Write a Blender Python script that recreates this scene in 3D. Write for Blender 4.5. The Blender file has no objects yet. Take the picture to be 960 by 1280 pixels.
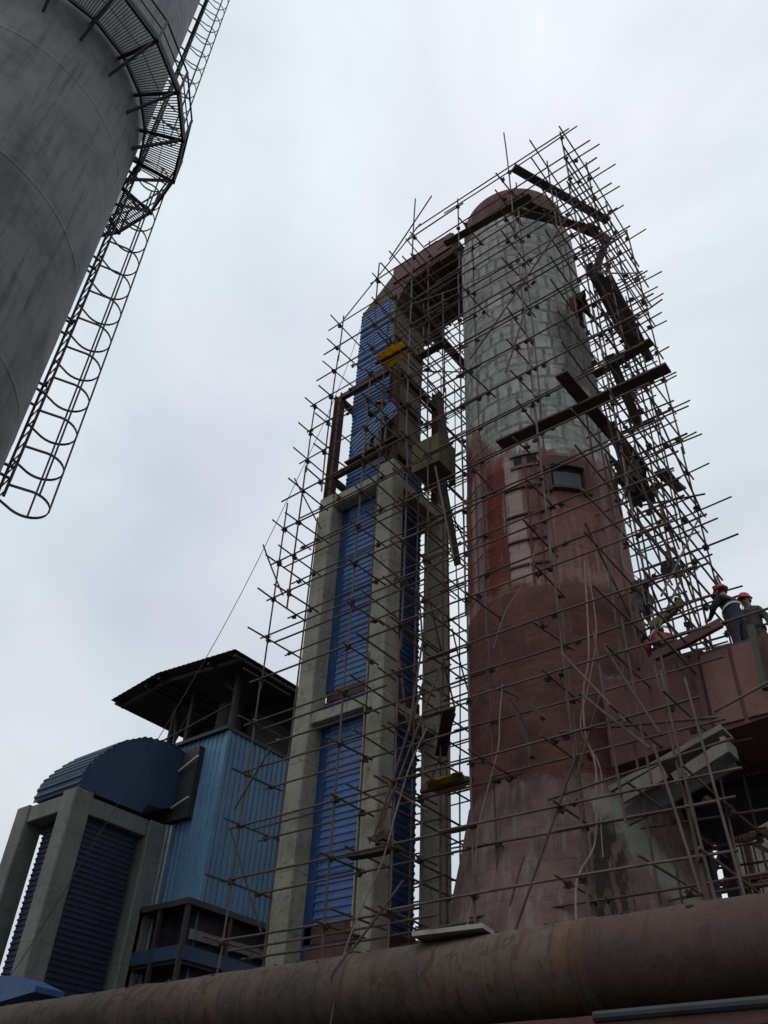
import bpy, bmesh, math, random
from mathutils import Vector, Matrix, noise as mnoise

random.seed(7)
R = math.radians
scene = bpy.context.scene
col = scene.collection
X, Y, Z = Vector((1, 0, 0)), Vector((0, 1, 0)), Vector((0, 0, 1))

# ------------------------------------------------------------------ camera
cam_data = bpy.data.cameras.new('camera')
cam = bpy.data.objects.new('camera', cam_data)
col.objects.link(cam)
cam.matrix_world = Matrix(((0.7856482043914828, 0.3721389528568699, 0.4942362782142075, 0.0),
                           (0.6172137730546977, -0.5263060311710794, -0.5848496558129542, 0.0),
                           (0.04247419555475146, 0.7645355199855263, -0.6431806755433792, 1.6),
                           (0, 0, 0, 1))) @ Matrix(((1, 0, 0, 0), (0, 1, 0, 0), (0, 0, 1, 0), (0, 0, 0, 1)))
cam_data.sensor_fit = 'VERTICAL'
cam_data.sensor_height = 36.0
cam_data.lens = 1060.0 / 1280.0 * 36.0
cam_data.clip_start = 0.1
cam_data.clip_end = 3000.0
scene.camera = cam

# ------------------------------------------------------------------ sky and sun
SUN_EL, SUN_DIR = R(64), Vector((-0.10, -1.0, 0)).normalized()   # direction towards the sun in plan
world = bpy.data.worlds.new('World')
scene.world = world
world.use_nodes = True
wn, wl = world.node_tree.nodes, world.node_tree.links
wn.clear()
w_out = wn.new('ShaderNodeOutputWorld')
w_bg = wn.new('ShaderNodeBackground')
w_bg.inputs['Strength'].default_value = 0.1
sky = wn.new('ShaderNodeTexSky')
sky.sky_type = 'NISHITA'
sky.sun_disc = False
sky.sun_elevation = SUN_EL
sky.sun_rotation = math.atan2(SUN_DIR.x, SUN_DIR.y)
sky.dust_density = 4.0
tc = wn.new('ShaderNodeTexCoord')
mp = wn.new('ShaderNodeMapping')
mp.inputs['Scale'].default_value = (1.0, 1.0, 1.6)
wl.new(tc.outputs['Generated'], mp.inputs['Vector'])
n1 = wn.new('ShaderNodeTexNoise')
n1.inputs['Scale'].default_value = 2.1
n1.inputs['Detail'].default_value = 5.0
n1.inputs['Roughness'].default_value = 0.52
n1.inputs['Distortion'].default_value = 0.5
wl.new(mp.outputs['Vector'], n1.inputs['Vector'])
rmp = wn.new('ShaderNodeValToRGB')
rmp.color_ramp.elements[0].position = 0.30
rmp.color_ramp.elements[0].color = (0.58, 0.645, 0.70, 1)
rmp.color_ramp.elements[1].position = 0.72
rmp.color_ramp.elements[1].color = (0.865, 0.885, 0.915, 1)
wl.new(n1.outputs['Fac'], rmp.inputs['Fac'])
n2 = wn.new('ShaderNodeTexNoise')            # cloud layers differ a little in hue
n2.inputs['Scale'].default_value = 3.4
n2.inputs['Detail'].default_value = 3.0
n2.inputs['Distortion'].default_value = 0.3
wl.new(mp.outputs['Vector'], n2.inputs['Vector'])
rmp2 = wn.new('ShaderNodeValToRGB')
rmp2.color_ramp.elements[0].position = 0.36
rmp2.color_ramp.elements[0].color = (0.975, 1.015, 1.02, 1)
rmp2.color_ramp.elements[1].position = 0.64
rmp2.color_ramp.elements[1].color = (1.005, 0.985, 1.025, 1)
wl.new(n2.outputs['Fac'], rmp2.inputs['Fac'])
tint = wn.new('ShaderNodeVectorMath')
tint.operation = 'MULTIPLY'
wl.new(rmp.outputs['Color'], tint.inputs[0])
wl.new(rmp2.outputs['Color'], tint.inputs[1])
sep = wn.new('ShaderNodeSeparateXYZ')
wl.new(tc.outputs['Generated'], sep.inputs['Vector'])
grad = wn.new('ShaderNodeMapRange')          # an overcast sky is brighter overhead
grad.inputs['From Min'].default_value = 0.0
grad.inputs['From Max'].default_value = 1.0
grad.inputs['To Min'].default_value = 8.5
grad.inputs['To Max'].default_value = 12.0
wl.new(sep.outputs['Z'], grad.inputs['Value'])
mul = wn.new('ShaderNodeVectorMath')
mul.operation = 'SCALE'
wl.new(tint.outputs['Vector'], mul.inputs[0])
wl.new(grad.outputs['Result'], mul.inputs['Scale'])
mixs = wn.new('ShaderNodeMix')
mixs.data_type = 'RGBA'
mixs.inputs['Factor'].default_value = 0.93   # cloud cover over the clear sky
wl.new(sky.outputs['Color'], mixs.inputs[6])
wl.new(mul.outputs['Vector'], mixs.inputs[7])
wl.new(mixs.outputs[2], w_bg.inputs['Color'])
wl.new(w_bg.outputs['Background'], w_out.inputs['Surface'])

sun_data = bpy.data.lights.new('sun', 'SUN')
sun_data.energy = 0.7
sun_data.angle = R(30)
sun_data.color = (1.0, 0.97, 0.92)
sun = bpy.data.objects.new('sun', sun_data)
col.objects.link(sun)
to_sun = SUN_DIR * math.cos(SUN_EL) + Z * math.sin(SUN_EL)
sun.rotation_euler = to_sun.to_track_quat('Z', 'Y').to_euler()
sun.location = (0, 0, 60)

scene.view_settings.view_transform = 'Standard'
scene.view_settings.look = 'None'
scene.view_settings.gamma = 1.0
scene.view_settings.use_curve_mapping = False
scene.view_settings.exposure = 0.0
scene.render.engine = 'CYCLES'
scene.cycles.max_bounces = 5

# ------------------------------------------------------------------ materials
class NT:
    """tiny node-graph writer"""
    def __init__(self, name):
        self.m = bpy.data.materials.new(name)
        self.m.use_nodes = True
        self.n, self.l = self.m.node_tree.nodes, self.m.node_tree.links
        self.b = self.n['Principled BSDF']
    def put(self, sock, v):
        if isinstance(v, bpy.types.NodeSocket):
            self.l.new(v, sock)
        else:
            sock.default_value = v
    def math(self, op, a, b=0.0, c=None):
        x = self.n.new('ShaderNodeMath')
        x.operation = op
        self.put(x.inputs[0], a)
        self.put(x.inputs[1], b)
        if c is not None:
            self.put(x.inputs[2], c)
        return x.outputs[0]
    def pos(self):
        return self.n.new('ShaderNodeNewGeometry').outputs['Position']
    def vmath(self, op, a, b):
        x = self.n.new('ShaderNodeVectorMath')
        x.operation = op
        self.put(x.inputs[0], a)
        self.put(x.inputs[1], b)
        return x.outputs[0]
    def noise(self, vec, scale, detail=4.0, rough=0.6, dist=0.0):
        x = self.n.new('ShaderNodeTexNoise')
        self.put(x.inputs['Vector'], vec)
        x.inputs['Scale'].default_value = scale
        x.inputs['Detail'].default_value = detail
        x.inputs['Roughness'].default_value = rough
        x.inputs['Distortion'].default_value = dist
        return x.outputs['Fac']
    def step(self, v, lo, hi, a=0.0, b=1.0):
        x = self.n.new('ShaderNodeMapRange')
        x.interpolation_type = 'SMOOTHSTEP'
        self.put(x.inputs['Value'], v)
        x.inputs['From Min'].default_value = lo
        x.inputs['From Max'].default_value = hi
        x.inputs['To Min'].default_value = a
        x.inputs['To Max'].default_value = b
        return x.outputs['Result']
    def mix(self, f, a, b):
        x = self.n.new('ShaderNodeMix')
        x.data_type = 'RGBA'
        self.put(x.inputs['Factor'], f)
        for s, v in ((6, a), (7, b)):
            if isinstance(v, tuple) and len(v) == 3:
                v = (*v, 1)
            self.put(x.inputs[s], v)
        return x.outputs[2]
    def bump(self, h, strength=0.3, dist=0.02):
        x = self.n.new('ShaderNodeBump')
        x.inputs['Strength'].default_value = strength
        x.inputs['Distance'].default_value = dist
        self.put(x.inputs['Height'], h)
        self.l.new(x.outputs['Normal'], self.b.inputs['Normal'])
    def sepxyz(self, v):
        x = self.n.new('ShaderNodeSeparateXYZ')
        self.put(x.inputs[0], v)
        return x.outputs
    def comb(self, a, b, c):
        x = self.n.new('ShaderNodeCombineXYZ')
        self.put(x.inputs[0], a); self.put(x.inputs[1], b); self.put(x.inputs[2], c)
        return x.outputs[0]

def c3(c, k):
    return tuple(min(1, v * k) for v in c)

def weathered(name, base, dirt=None, rough=0.75, scale=1.2, streak=0.5, amount=0.55, bump=0.15, metal=0.0, fine=14.0):
    g = NT(name)
    dirt = dirt or c3(base, 0.5)
    p = g.pos()
    big = g.noise(p, scale, 5, 0.62, 0.4)
    st = g.noise(g.vmath('MULTIPLY', p, (5.0, 5.0, 0.35)), 1.3, 4, 0.6)
    fn = g.noise(p, fine, 3, 0.6)
    c = g.mix(g.step(big, 0.38, 0.68, 0, amount), base, dirt)
    c = g.mix(g.step(st, 0.46, 0.72, 0, streak), c, dirt)
    c = g.mix(g.step(fn, 0.35, 0.75, 0, 0.35), c, c3(base, 1.35))
    g.l.new(c, g.b.inputs['Base Color'])
    g.b.inputs['Roughness'].default_value = rough
    g.b.inputs['Metallic'].default_value = metal
    g.b.inputs['Specular IOR Level'].default_value = 0.3
    if bump:
        g.bump(g.math('ADD', fn, g.math('MULTIPLY', big, 0.6)), bump, 0.03)
    return g.m

M = {}
M['ground'] = weathered('ground_dirt', (0.055, 0.05, 0.045), rough=0.95, scale=0.4)
def formwork(m, joint=1.22):
    nt = m.node_tree; n, l = nt.nodes, nt.links
    b = n['Principled BSDF']; src = b.inputs['Base Color'].links[0].from_socket
    geo = n.new('ShaderNodeNewGeometry'); sp = n.new('ShaderNodeSeparateXYZ'); l.new(geo.outputs['Position'], sp.inputs[0])
    def mth(op, a, v):
        x = n.new('ShaderNodeMath'); x.operation = op; l.new(a, x.inputs[0]); x.inputs[1].default_value = v; return x.outputs[0]
    fr = mth('FRACT', mth('DIVIDE', sp.outputs[2], joint), 0)
    ln = mth('LESS_THAN', fr, 0.025)
    nz = n.new('ShaderNodeTexNoise'); nz.inputs['Scale'].default_value = 7.0; nz.inputs['Detail'].default_value = 6.0; l.new(geo.outputs['Position'], nz.inputs['Vector'])
    pit = mth('GREATER_THAN', nz.outputs['Fac'], 0.63)
    mx = n.new('ShaderNodeMath'); mx.operation = 'MAXIMUM'; l.new(ln, mx.inputs[0]); l.new(pit, mx.inputs[1])
    fac = mth('MULTIPLY', mx.outputs[0], 0.5)
    mi = n.new('ShaderNodeMix'); mi.data_type = 'RGBA'; l.new(fac, mi.inputs['Factor']); l.new(src, mi.inputs[6]); mi.inputs[7].default_value = (0.09, 0.088, 0.075, 1)
    l.new(mi.outputs[2], b.inputs['Base Color'])
    return m
M['concrete'] = weathered('column_concrete', (0.35, 0.335, 0.27), (0.15, 0.145, 0.11), rough=0.9, scale=0.9, streak=0.55, amount=0.6)
M['concrete_dull'] = weathered('dull_concrete', (0.17, 0.17, 0.16), (0.08, 0.08, 0.075), rough=0.9, scale=0.9)
M['concrete_pale'] = weathered('pale_concrete', (0.21, 0.20, 0.18), (0.10, 0.10, 0.09), rough=0.9, scale=1.4)
formwork(M['concrete']); formwork(M['concrete_dull'])
M['silo'] = weathered('silo_steel', (0.128, 0.136, 0.138), (0.043, 0.047, 0.05), rough=0.6, scale=0.5, streak=0.9, amount=0.9, bump=0.1, fine=3.0)
M['dark_steel'] = weathered('dark_steel', (0.035, 0.036, 0.038), rough=0.6, bump=0.0)
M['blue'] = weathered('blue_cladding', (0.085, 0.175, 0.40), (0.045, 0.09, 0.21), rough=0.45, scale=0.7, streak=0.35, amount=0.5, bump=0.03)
M['blue_faded'] = weathered('faded_blue_cladding', (0.12, 0.21, 0.41), (0.06, 0.11, 0.22), rough=0.5, scale=1.1, streak=0.5, amount=0.6, bump=0.03)
M['blue_light'] = weathered('light_blue_sheet', (0.20, 0.30, 0.48), (0.12, 0.19, 0.33), rough=0.42, scale=0.9, streak=0.35, bump=0.03)
M['blue_dark'] = weathered('dark_blue_cladding', (0.03, 0.037, 0.066), (0.018, 0.022, 0.038), rough=0.5, scale=0.8, bump=0.03)
M['blue_teal'] = weathered('faded_blue_wall', (0.105, 0.225, 0.35), (0.05, 0.108, 0.175), rough=0.5, scale=0.6, streak=0.6, bump=0.03)
M['navy'] = weathered('navy_duct_skin', (0.03, 0.06, 0.115), (0.018, 0.036, 0.07), rough=0.5, scale=0.6, bump=0.04)
M['maroon'] = weathered('maroon_primer', (0.125, 0.06, 0.055), (0.062, 0.034, 0.032), rough=0.8, scale=1.1, streak=0.5)
M['maroon_pink'] = weathered('faded_primer', (0.19, 0.10, 0.09), (0.11, 0.056, 0.051), rough=0.8, scale=1.4)
M['rust_steel'] = weathered('rusty_steel_section', (0.10, 0.05, 0.045), (0.05, 0.03, 0.028), rough=0.8, scale=2.0)
M['block'] = weathered('unclad_wall', (0.19, 0.175, 0.14), (0.10, 0.09, 0.07), rough=0.9, scale=1.2)
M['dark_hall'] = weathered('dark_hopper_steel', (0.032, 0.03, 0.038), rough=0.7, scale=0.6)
M['canopy'] = weathered('canopy_sheet', (0.045, 0.04, 0.04), rough=0.7, scale=0.8)
M['plank'] = weathered('scaffold_plank', (0.075, 0.065, 0.055), rough=0.9, scale=3.0)
M['plank_pale'] = weathered('pale_plank', (0.33, 0.30, 0.25), rough=0.9, scale=3.0)
M['yellow'] = weathered('yellow_tarp', (0.62, 0.42, 0.05), (0.35, 0.2, 0.03), rough=0.8, scale=3.0)
M['ochre'] = weathered('ochre_board', (0.12, 0.105, 0.055), (0.07, 0.058, 0.032), rough=0.85, scale=2.0)
M['rope'] = weathered('pale_rope', (0.27, 0.21, 0.185), rough=0.9, scale=6.0)
M['tarp_dull'] = weathered('dull_yellow_tarp', (0.30, 0.22, 0.05), (0.14, 0.1, 0.03), rough=0.85, scale=3.0)
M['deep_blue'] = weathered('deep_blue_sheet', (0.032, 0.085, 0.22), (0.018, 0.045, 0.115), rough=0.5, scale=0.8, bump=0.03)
M['post'] = weathered('greenish_timber', (0.075, 0.075, 0.058), (0.06, 0.06, 0.05), rough=0.9, scale=3.0)
M['black'] = weathered('black_rubber', (0.016, 0.016, 0.017), rough=0.8, bump=0)
M['galv'] = weathered('galvanised_pipe', (0.45, 0.48, 0.5), (0.25, 0.27, 0.28), rough=0.4, bump=0)
M['skin'] = weathered('skin', (0.32, 0.18, 0.13), rough=0.6, amount=0.2, streak=0, bump=0)
M['jacket_navy'] = weathered('navy_work_jacket', (0.022, 0.026, 0.035), rough=0.9, scale=5, bump=0.2)
M['jacket_grey'] = weathered('grey_work_jacket', (0.06, 0.06, 0.055), rough=0.9, scale=5, bump=0.2)
M['jacket_orange'] = weathered('orange_red_jacket', (0.42, 0.07, 0.05), rough=0.9, scale=5, bump=0.2)
M['trousers'] = weathered('dark_trousers', (0.03, 0.032, 0.045), rough=0.9, scale=5, bump=0.2)
M['helmet'] = weathered('red_helmet', (0.36, 0.035, 0.05), (0.22, 0.025, 0.035), rough=0.35, streak=0, bump=0)
M['reflective'] = weathered('reflective_tape', (0.6, 0.6, 0.6), rough=0.4, bump=0)

def tube_material(name, base, alt):
    g = NT(name)
    p = g.pos()
    rnd = g.n.new('ShaderNodeObjectInfo').outputs['Random']
    a = g.noise(p, 2.2, 4, 0.65)
    c = g.mix(g.step(a, 0.35, 0.68), base, alt)
    c = g.mix(g.math('MULTIPLY', rnd, 0.55), c, (0.05, 0.035, 0.032))
    g.l.new(c, g.b.inputs['Base Color'])
    g.b.inputs['Roughness'].default_value = 0.75
    return g.m
M['tube'] = tube_material('rusty_scaffold_tube', (0.15, 0.098, 0.08), (0.072, 0.05, 0.043))
M['coupler'] = tube_material('dark_coupler', (0.045, 0.035, 0.032), (0.07, 0.04, 0.035))

CX, CY = -7.69, 15.5
def chimney_material():
    g = NT('chimney_shell')
    p = g.vmath('SUBTRACT', g.pos(), (CX, CY, 0.0))
    s = g.sepxyz(p)
    th = g.math('ARCTAN2', s[0], g.math('MULTIPLY', s[1], -1.0))
    z = s[2]
    wob = g.noise(p, 1.6, 4, 0.6)
    wob2 = g.noise(g.vmath('MULTIPLY', p, (6.0, 6.0, 0.5)), 1.0, 4, 0.6)
    fine = g.noise(p, 9.0, 4, 0.65)
    zw = g.math('ADD', z, g.math('MULTIPLY', g.math('SUBTRACT', wob, 0.5), 1.0))
    tw = g.math('ADD', th, g.math('MULTIPLY', g.math('SUBTRACT', wob2, 0.5), 0.22))
    tw = g.math('ADD', tw, g.math('MULTIPLY', g.math('SUBTRACT', fine, 0.5), 0.10))
    zw = g.math('ADD', zw, g.math('MULTIPLY', g.math('SUBTRACT', fine, 0.5), 0.35))
    # patched concrete: irregular panels with dark joints
    n2 = g.n.new('ShaderNodeTexNoise')
    g.put(n2.inputs['Vector'], p)
    n2.inputs['Scale'].default_value = 1.6
    n2.inputs['Detail'].default_value = 5.0
    off = g.vmath('MULTIPLY', g.vmath('SUBTRACT', n2.outputs['Color'], (0.5, 0.5, 0.5)), (0.20, 0.30, 0.0))
    uv = g.vmath('ADD', g.comb(g.math('MULTIPLY', th, 2.0), z, 0.0), off)
    br = g.n.new('ShaderNodeTexBrick')
    g.put(br.inputs['Vector'], uv)
    br.inputs['Scale'].default_value = 1.0
    br.offset = 0.37; br.offset_frequency = 3; br.squash = 0.62; br.squash_frequency = 2
    br.inputs['Bias'].default_value = -0.1
    br.inputs['Mortar Size'].default_value = 0.07
    br.inputs['Mortar Smooth'].default_value = 0.45
    br.inputs['Brick Width'].default_value = 0.56
    br.inputs['Row Height'].default_value = 0.58
    br.inputs['Color1'].default_value = (0.45, 0.455, 0.425, 1)
    br.inputs['Color2'].default_value = (0.27, 0.28, 0.265, 1)
    br.inputs['Mortar'].default_value = (0.15, 0.15, 0.14, 1)
    lap = g.noise(g.vmath('MULTIPLY', p, (0.9, 0.9, 5.0)), 1.1, 4, 0.6, 0.8)
    gone = g.noise(p, 1.3, 5, 0.7, 0.6)
    grey0 = g.mix(g.step(gone, 0.50, 0.56, 0, 0.75), br.outputs['Color'], g.mix(g.step(fine, 0.35, 0.65), (0.36, 0.37, 0.345), (0.24, 0.25, 0.23)))
    grey = g.mix(g.step(wob, 0.45, 0.7, 0, 0.5), grey0, (0.27, 0.285, 0.255))
    grey = g.mix(g.step(wob2, 0.5, 0.75, 0, 0.5), grey, (0.15, 0.155, 0.14))
    grey = g.mix(g.step(fine, 0.4, 0.8, 0, 0.4), grey, (0.50, 0.51, 0.48))
    grey = g.mix(g.step(lap, 0.55, 0.62, 0, 0.55), grey, (0.13, 0.135, 0.12))
    # dark soot stain low on the right of the grey part
    stain = g.math('MULTIPLY', g.step(tw, 0.78, 1.05), g.math('MULTIPLY', g.step(zw, 18.5, 19.4), g.step(zw, 21.5, 23.5, 1, 0)))
    grey = g.mix(g.math('MULTIPLY', stain, 0.75), grey, (0.06, 0.06, 0.055))
    # reddish primer part
    red = g.mix(g.step(wob, 0.38, 0.66), (0.26, 0.128, 0.115), (0.185, 0.085, 0.076))
    red = g.mix(g.step(wob2, 0.47, 0.7, 0, 0.7), red, (0.31, 0.235, 0.22))
    red = g.mix(g.step(fine, 0.45, 0.8, 0, 0.35), red, (0.09, 0.045, 0.042))
    dark = g.mix(g.step(wob, 0.4, 0.65), (0.135, 0.06, 0.053), (0.09, 0.044, 0.04))
    dark = g.mix(g.step(fine, 0.4, 0.8, 0, 0.35), dark, (0.12, 0.075, 0.067))
    # bright concrete strip and deep red strips beside it
    def band(v, a, b, e=0.012):
        return g.math('MULTIPLY', g.step(v, a - e, a + e), g.step(v, b - e, b + e, 1, 0))
    pale = g.math('MULTIPLY', band(tw, 0.02, 0.24), band(zw, 12.5, 16.2, 0.3))
    red = g.mix(g.math('MULTIPLY', pale, 0.85), red, (0.42, 0.33, 0.305))
    r1 = g.math('MULTIPLY', band(tw, -0.26, 0.0), band(zw, 12.6, 16.3, 0.3))
    r2 = g.math('MULTIPLY', band(tw, -0.8, -0.62), band(zw, 12.6, 17.6, 0.3))
    pale2 = g.math('MULTIPLY', band(tw, -0.58, -0.40), band(zw, 12.6, 16.6, 0.3))
    red = g.mix(g.math('MULTIPLY', pale2, 0.6), red, (0.38, 0.32, 0.29))
    red = g.mix(r1, red, (0.16, 0.042, 0.038))
    red = g.mix(g.math('MULTIPLY', r2, 0.8), red, (0.16, 0.04, 0.037))
    # edge between grey and red: higher on the left, sloping
    edge = g.math('ADD', zw, g.step(th, -0.55, 0.12, -1.5, 0.0))
    rag_ = g.noise(g.vmath('MULTIPLY', p, (3.2, 3.2, 0.55)), 1.0, 5, 0.7)
    edge = g.math('ADD', edge, g.math('MULTIPLY', g.math('SUBTRACT', rag_, 0.5), 3.0))
    c = g.mix(g.step(edge, 16.4, 16.5), red, grey)
    c = g.mix(g.step(zw, 12.25, 12.45, 1, 0), c, dark)
    # skirt: brownish grey render with green-grey washes and black runs
    skirt = g.mix(g.step(wob, 0.36, 0.66), (0.19, 0.132, 0.118), (0.125, 0.085, 0.076))
    skirt = g.mix(g.step(wob2, 0.48, 0.7, 0, 0.6), skirt, (0.26, 0.22, 0.205))
    c = g.mix(g.step(zw, 7.9, 8.15, 1, 0), c, skirt)
    tz = g.math('ADD', tw, g.math('MULTIPLY', g.math('SUBTRACT', z, 7.0), 0.28))
    wash = g.math('MULTIPLY', band(tz, 0.74, 1.02, 0.05), g.step(zw, 7.4, 7.9, 1, 0))
    wash = g.math('MAXIMUM', wash, g.math('MULTIPLY', band(tw, 0.92, 1.12, 0.05), band(zw, 9.0, 10.1, 0.2)))
    c = g.mix(g.math('MULTIPLY', wash, 0.85), c, (0.26, 0.28, 0.245))
    runs = g.math('MULTIPLY', band(tw, 0.52, 0.80, 0.06), g.step(zw, 6.8, 7.3, 1, 0))
    runs = g.math('MULTIPLY', runs, g.step(wob2, 0.42, 0.5))
    c = g.mix(g.math('MULTIPLY', runs, 0.9), c, (0.03, 0.027, 0.025))
    c = g.mix(g.step(zw, 27.3, 27.5), c, g.mix(g.step(wob2, 0.4, 0.65), (0.12, 0.052, 0.05), (0.068, 0.035, 0.034)))
    scr = g.noise(g.vmath('MULTIPLY', p, (14.0, 14.0, 0.7)), 1.0, 5, 0.7, 0.3)
    c = g.mix(g.step(scr, 0.60, 0.66, 0, 0.45), c, (0.05, 0.042, 0.04))
    c = g.mix(g.step(scr, 0.36, 0.31, 0, 0.35), c, (0.38, 0.34, 0.31))
    spot = g.noise(p, 26.0, 5, 0.7)
    c = g.mix(g.step(spot, 0.60, 0.68, 0, 0.5), c, (0.06, 0.05, 0.047))
    g.l.new(c, g.b.inputs['Base Color'])
    g.b.inputs['Roughness'].default_value = 0.9
    g.b.inputs['Specular IOR Level'].default_value = 0.2
    g.bump(g.math('ADD', fine, g.math('ADD', g.math('MULTIPLY', wob, 0.8), g.math('MULTIPLY', br.outputs['Fac'], -0.7))), 0.35, 0.04)
    return g.m
M['chimney'] = chimney_material()

def pipe_material():
    g = NT('rusty_main')
    p = g.pos()
    s = g.sepxyz(p)
    a = g.noise(p, 1.1, 5, 0.65, 0.3)
    around = g.noise(g.vmath('MULTIPLY', p, (7.0, 0.8, 0.8)), 1.0, 4, 0.6)
    f = g.noise(p, 11.0, 4, 0.65)
    c = g.mix(g.step(a, 0.36, 0.66), (0.105, 0.076, 0.06), (0.06, 0.05, 0.041))
    c = g.mix(g.step(around, 0.5, 0.72, 0, 0.7), c, (0.045, 0.034, 0.03))
    c = g.mix(g.step(f, 0.45, 0.8, 0, 0.35), c, (0.15, 0.12, 0.10))
    peel = g.noise(p, 3.2, 6, 0.72, 0.5)
    c = g.mix(g.step(peel, 0.545, 0.565, 0, 0.75), c, (0.060, 0.036, 0.028))
    c = g.mix(g.step(peel, 0.39, 0.36, 0, 0.35), c, (0.13, 0.108, 0.088))
    runs = g.noise(g.vmath('MULTIPLY', p, (16.0, 1.1, 1.1)), 1.0, 5, 0.7)
    c = g.mix(g.step(runs, 0.57, 0.63, 0, 0.5), c, (0.033, 0.026, 0.023))
    c = g.mix(g.step(runs, 0.40, 0.36, 0, 0.3), c, (0.125, 0.10, 0.08))
    xw = g.math('ADD', s[0], g.math('MULTIPLY', a, 0.25))
    ring = g.math('MULTIPLY', g.step(xw, -4.62, -4.55), g.step(xw, -4.45, -3.9, 1, 0))
    c = g.mix(g.math('MULTIPLY', g.math('MULTIPLY', ring, g.step(peel, 0.46, 0.52)), 0.5), c, (0.15, 0.068, 0.03))
    right = g.step(xw, -4.5, -4.0)
    c = g.mix(g.math('MULTIPLY', right, 0.6), c, (0.058, 0.034, 0.032))
    g.l.new(c, g.b.inputs['Base Color'])
    g.b.inputs['Roughness'].default_value = 0.85
    g.b.inputs['Specular IOR Level'].default_value = 0.2
    g.bump(g.math('ADD', f, g.math('ADD', a, peel)), 0.35, 0.02)
    return g.m
M['pipe'] = pipe_material()


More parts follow.
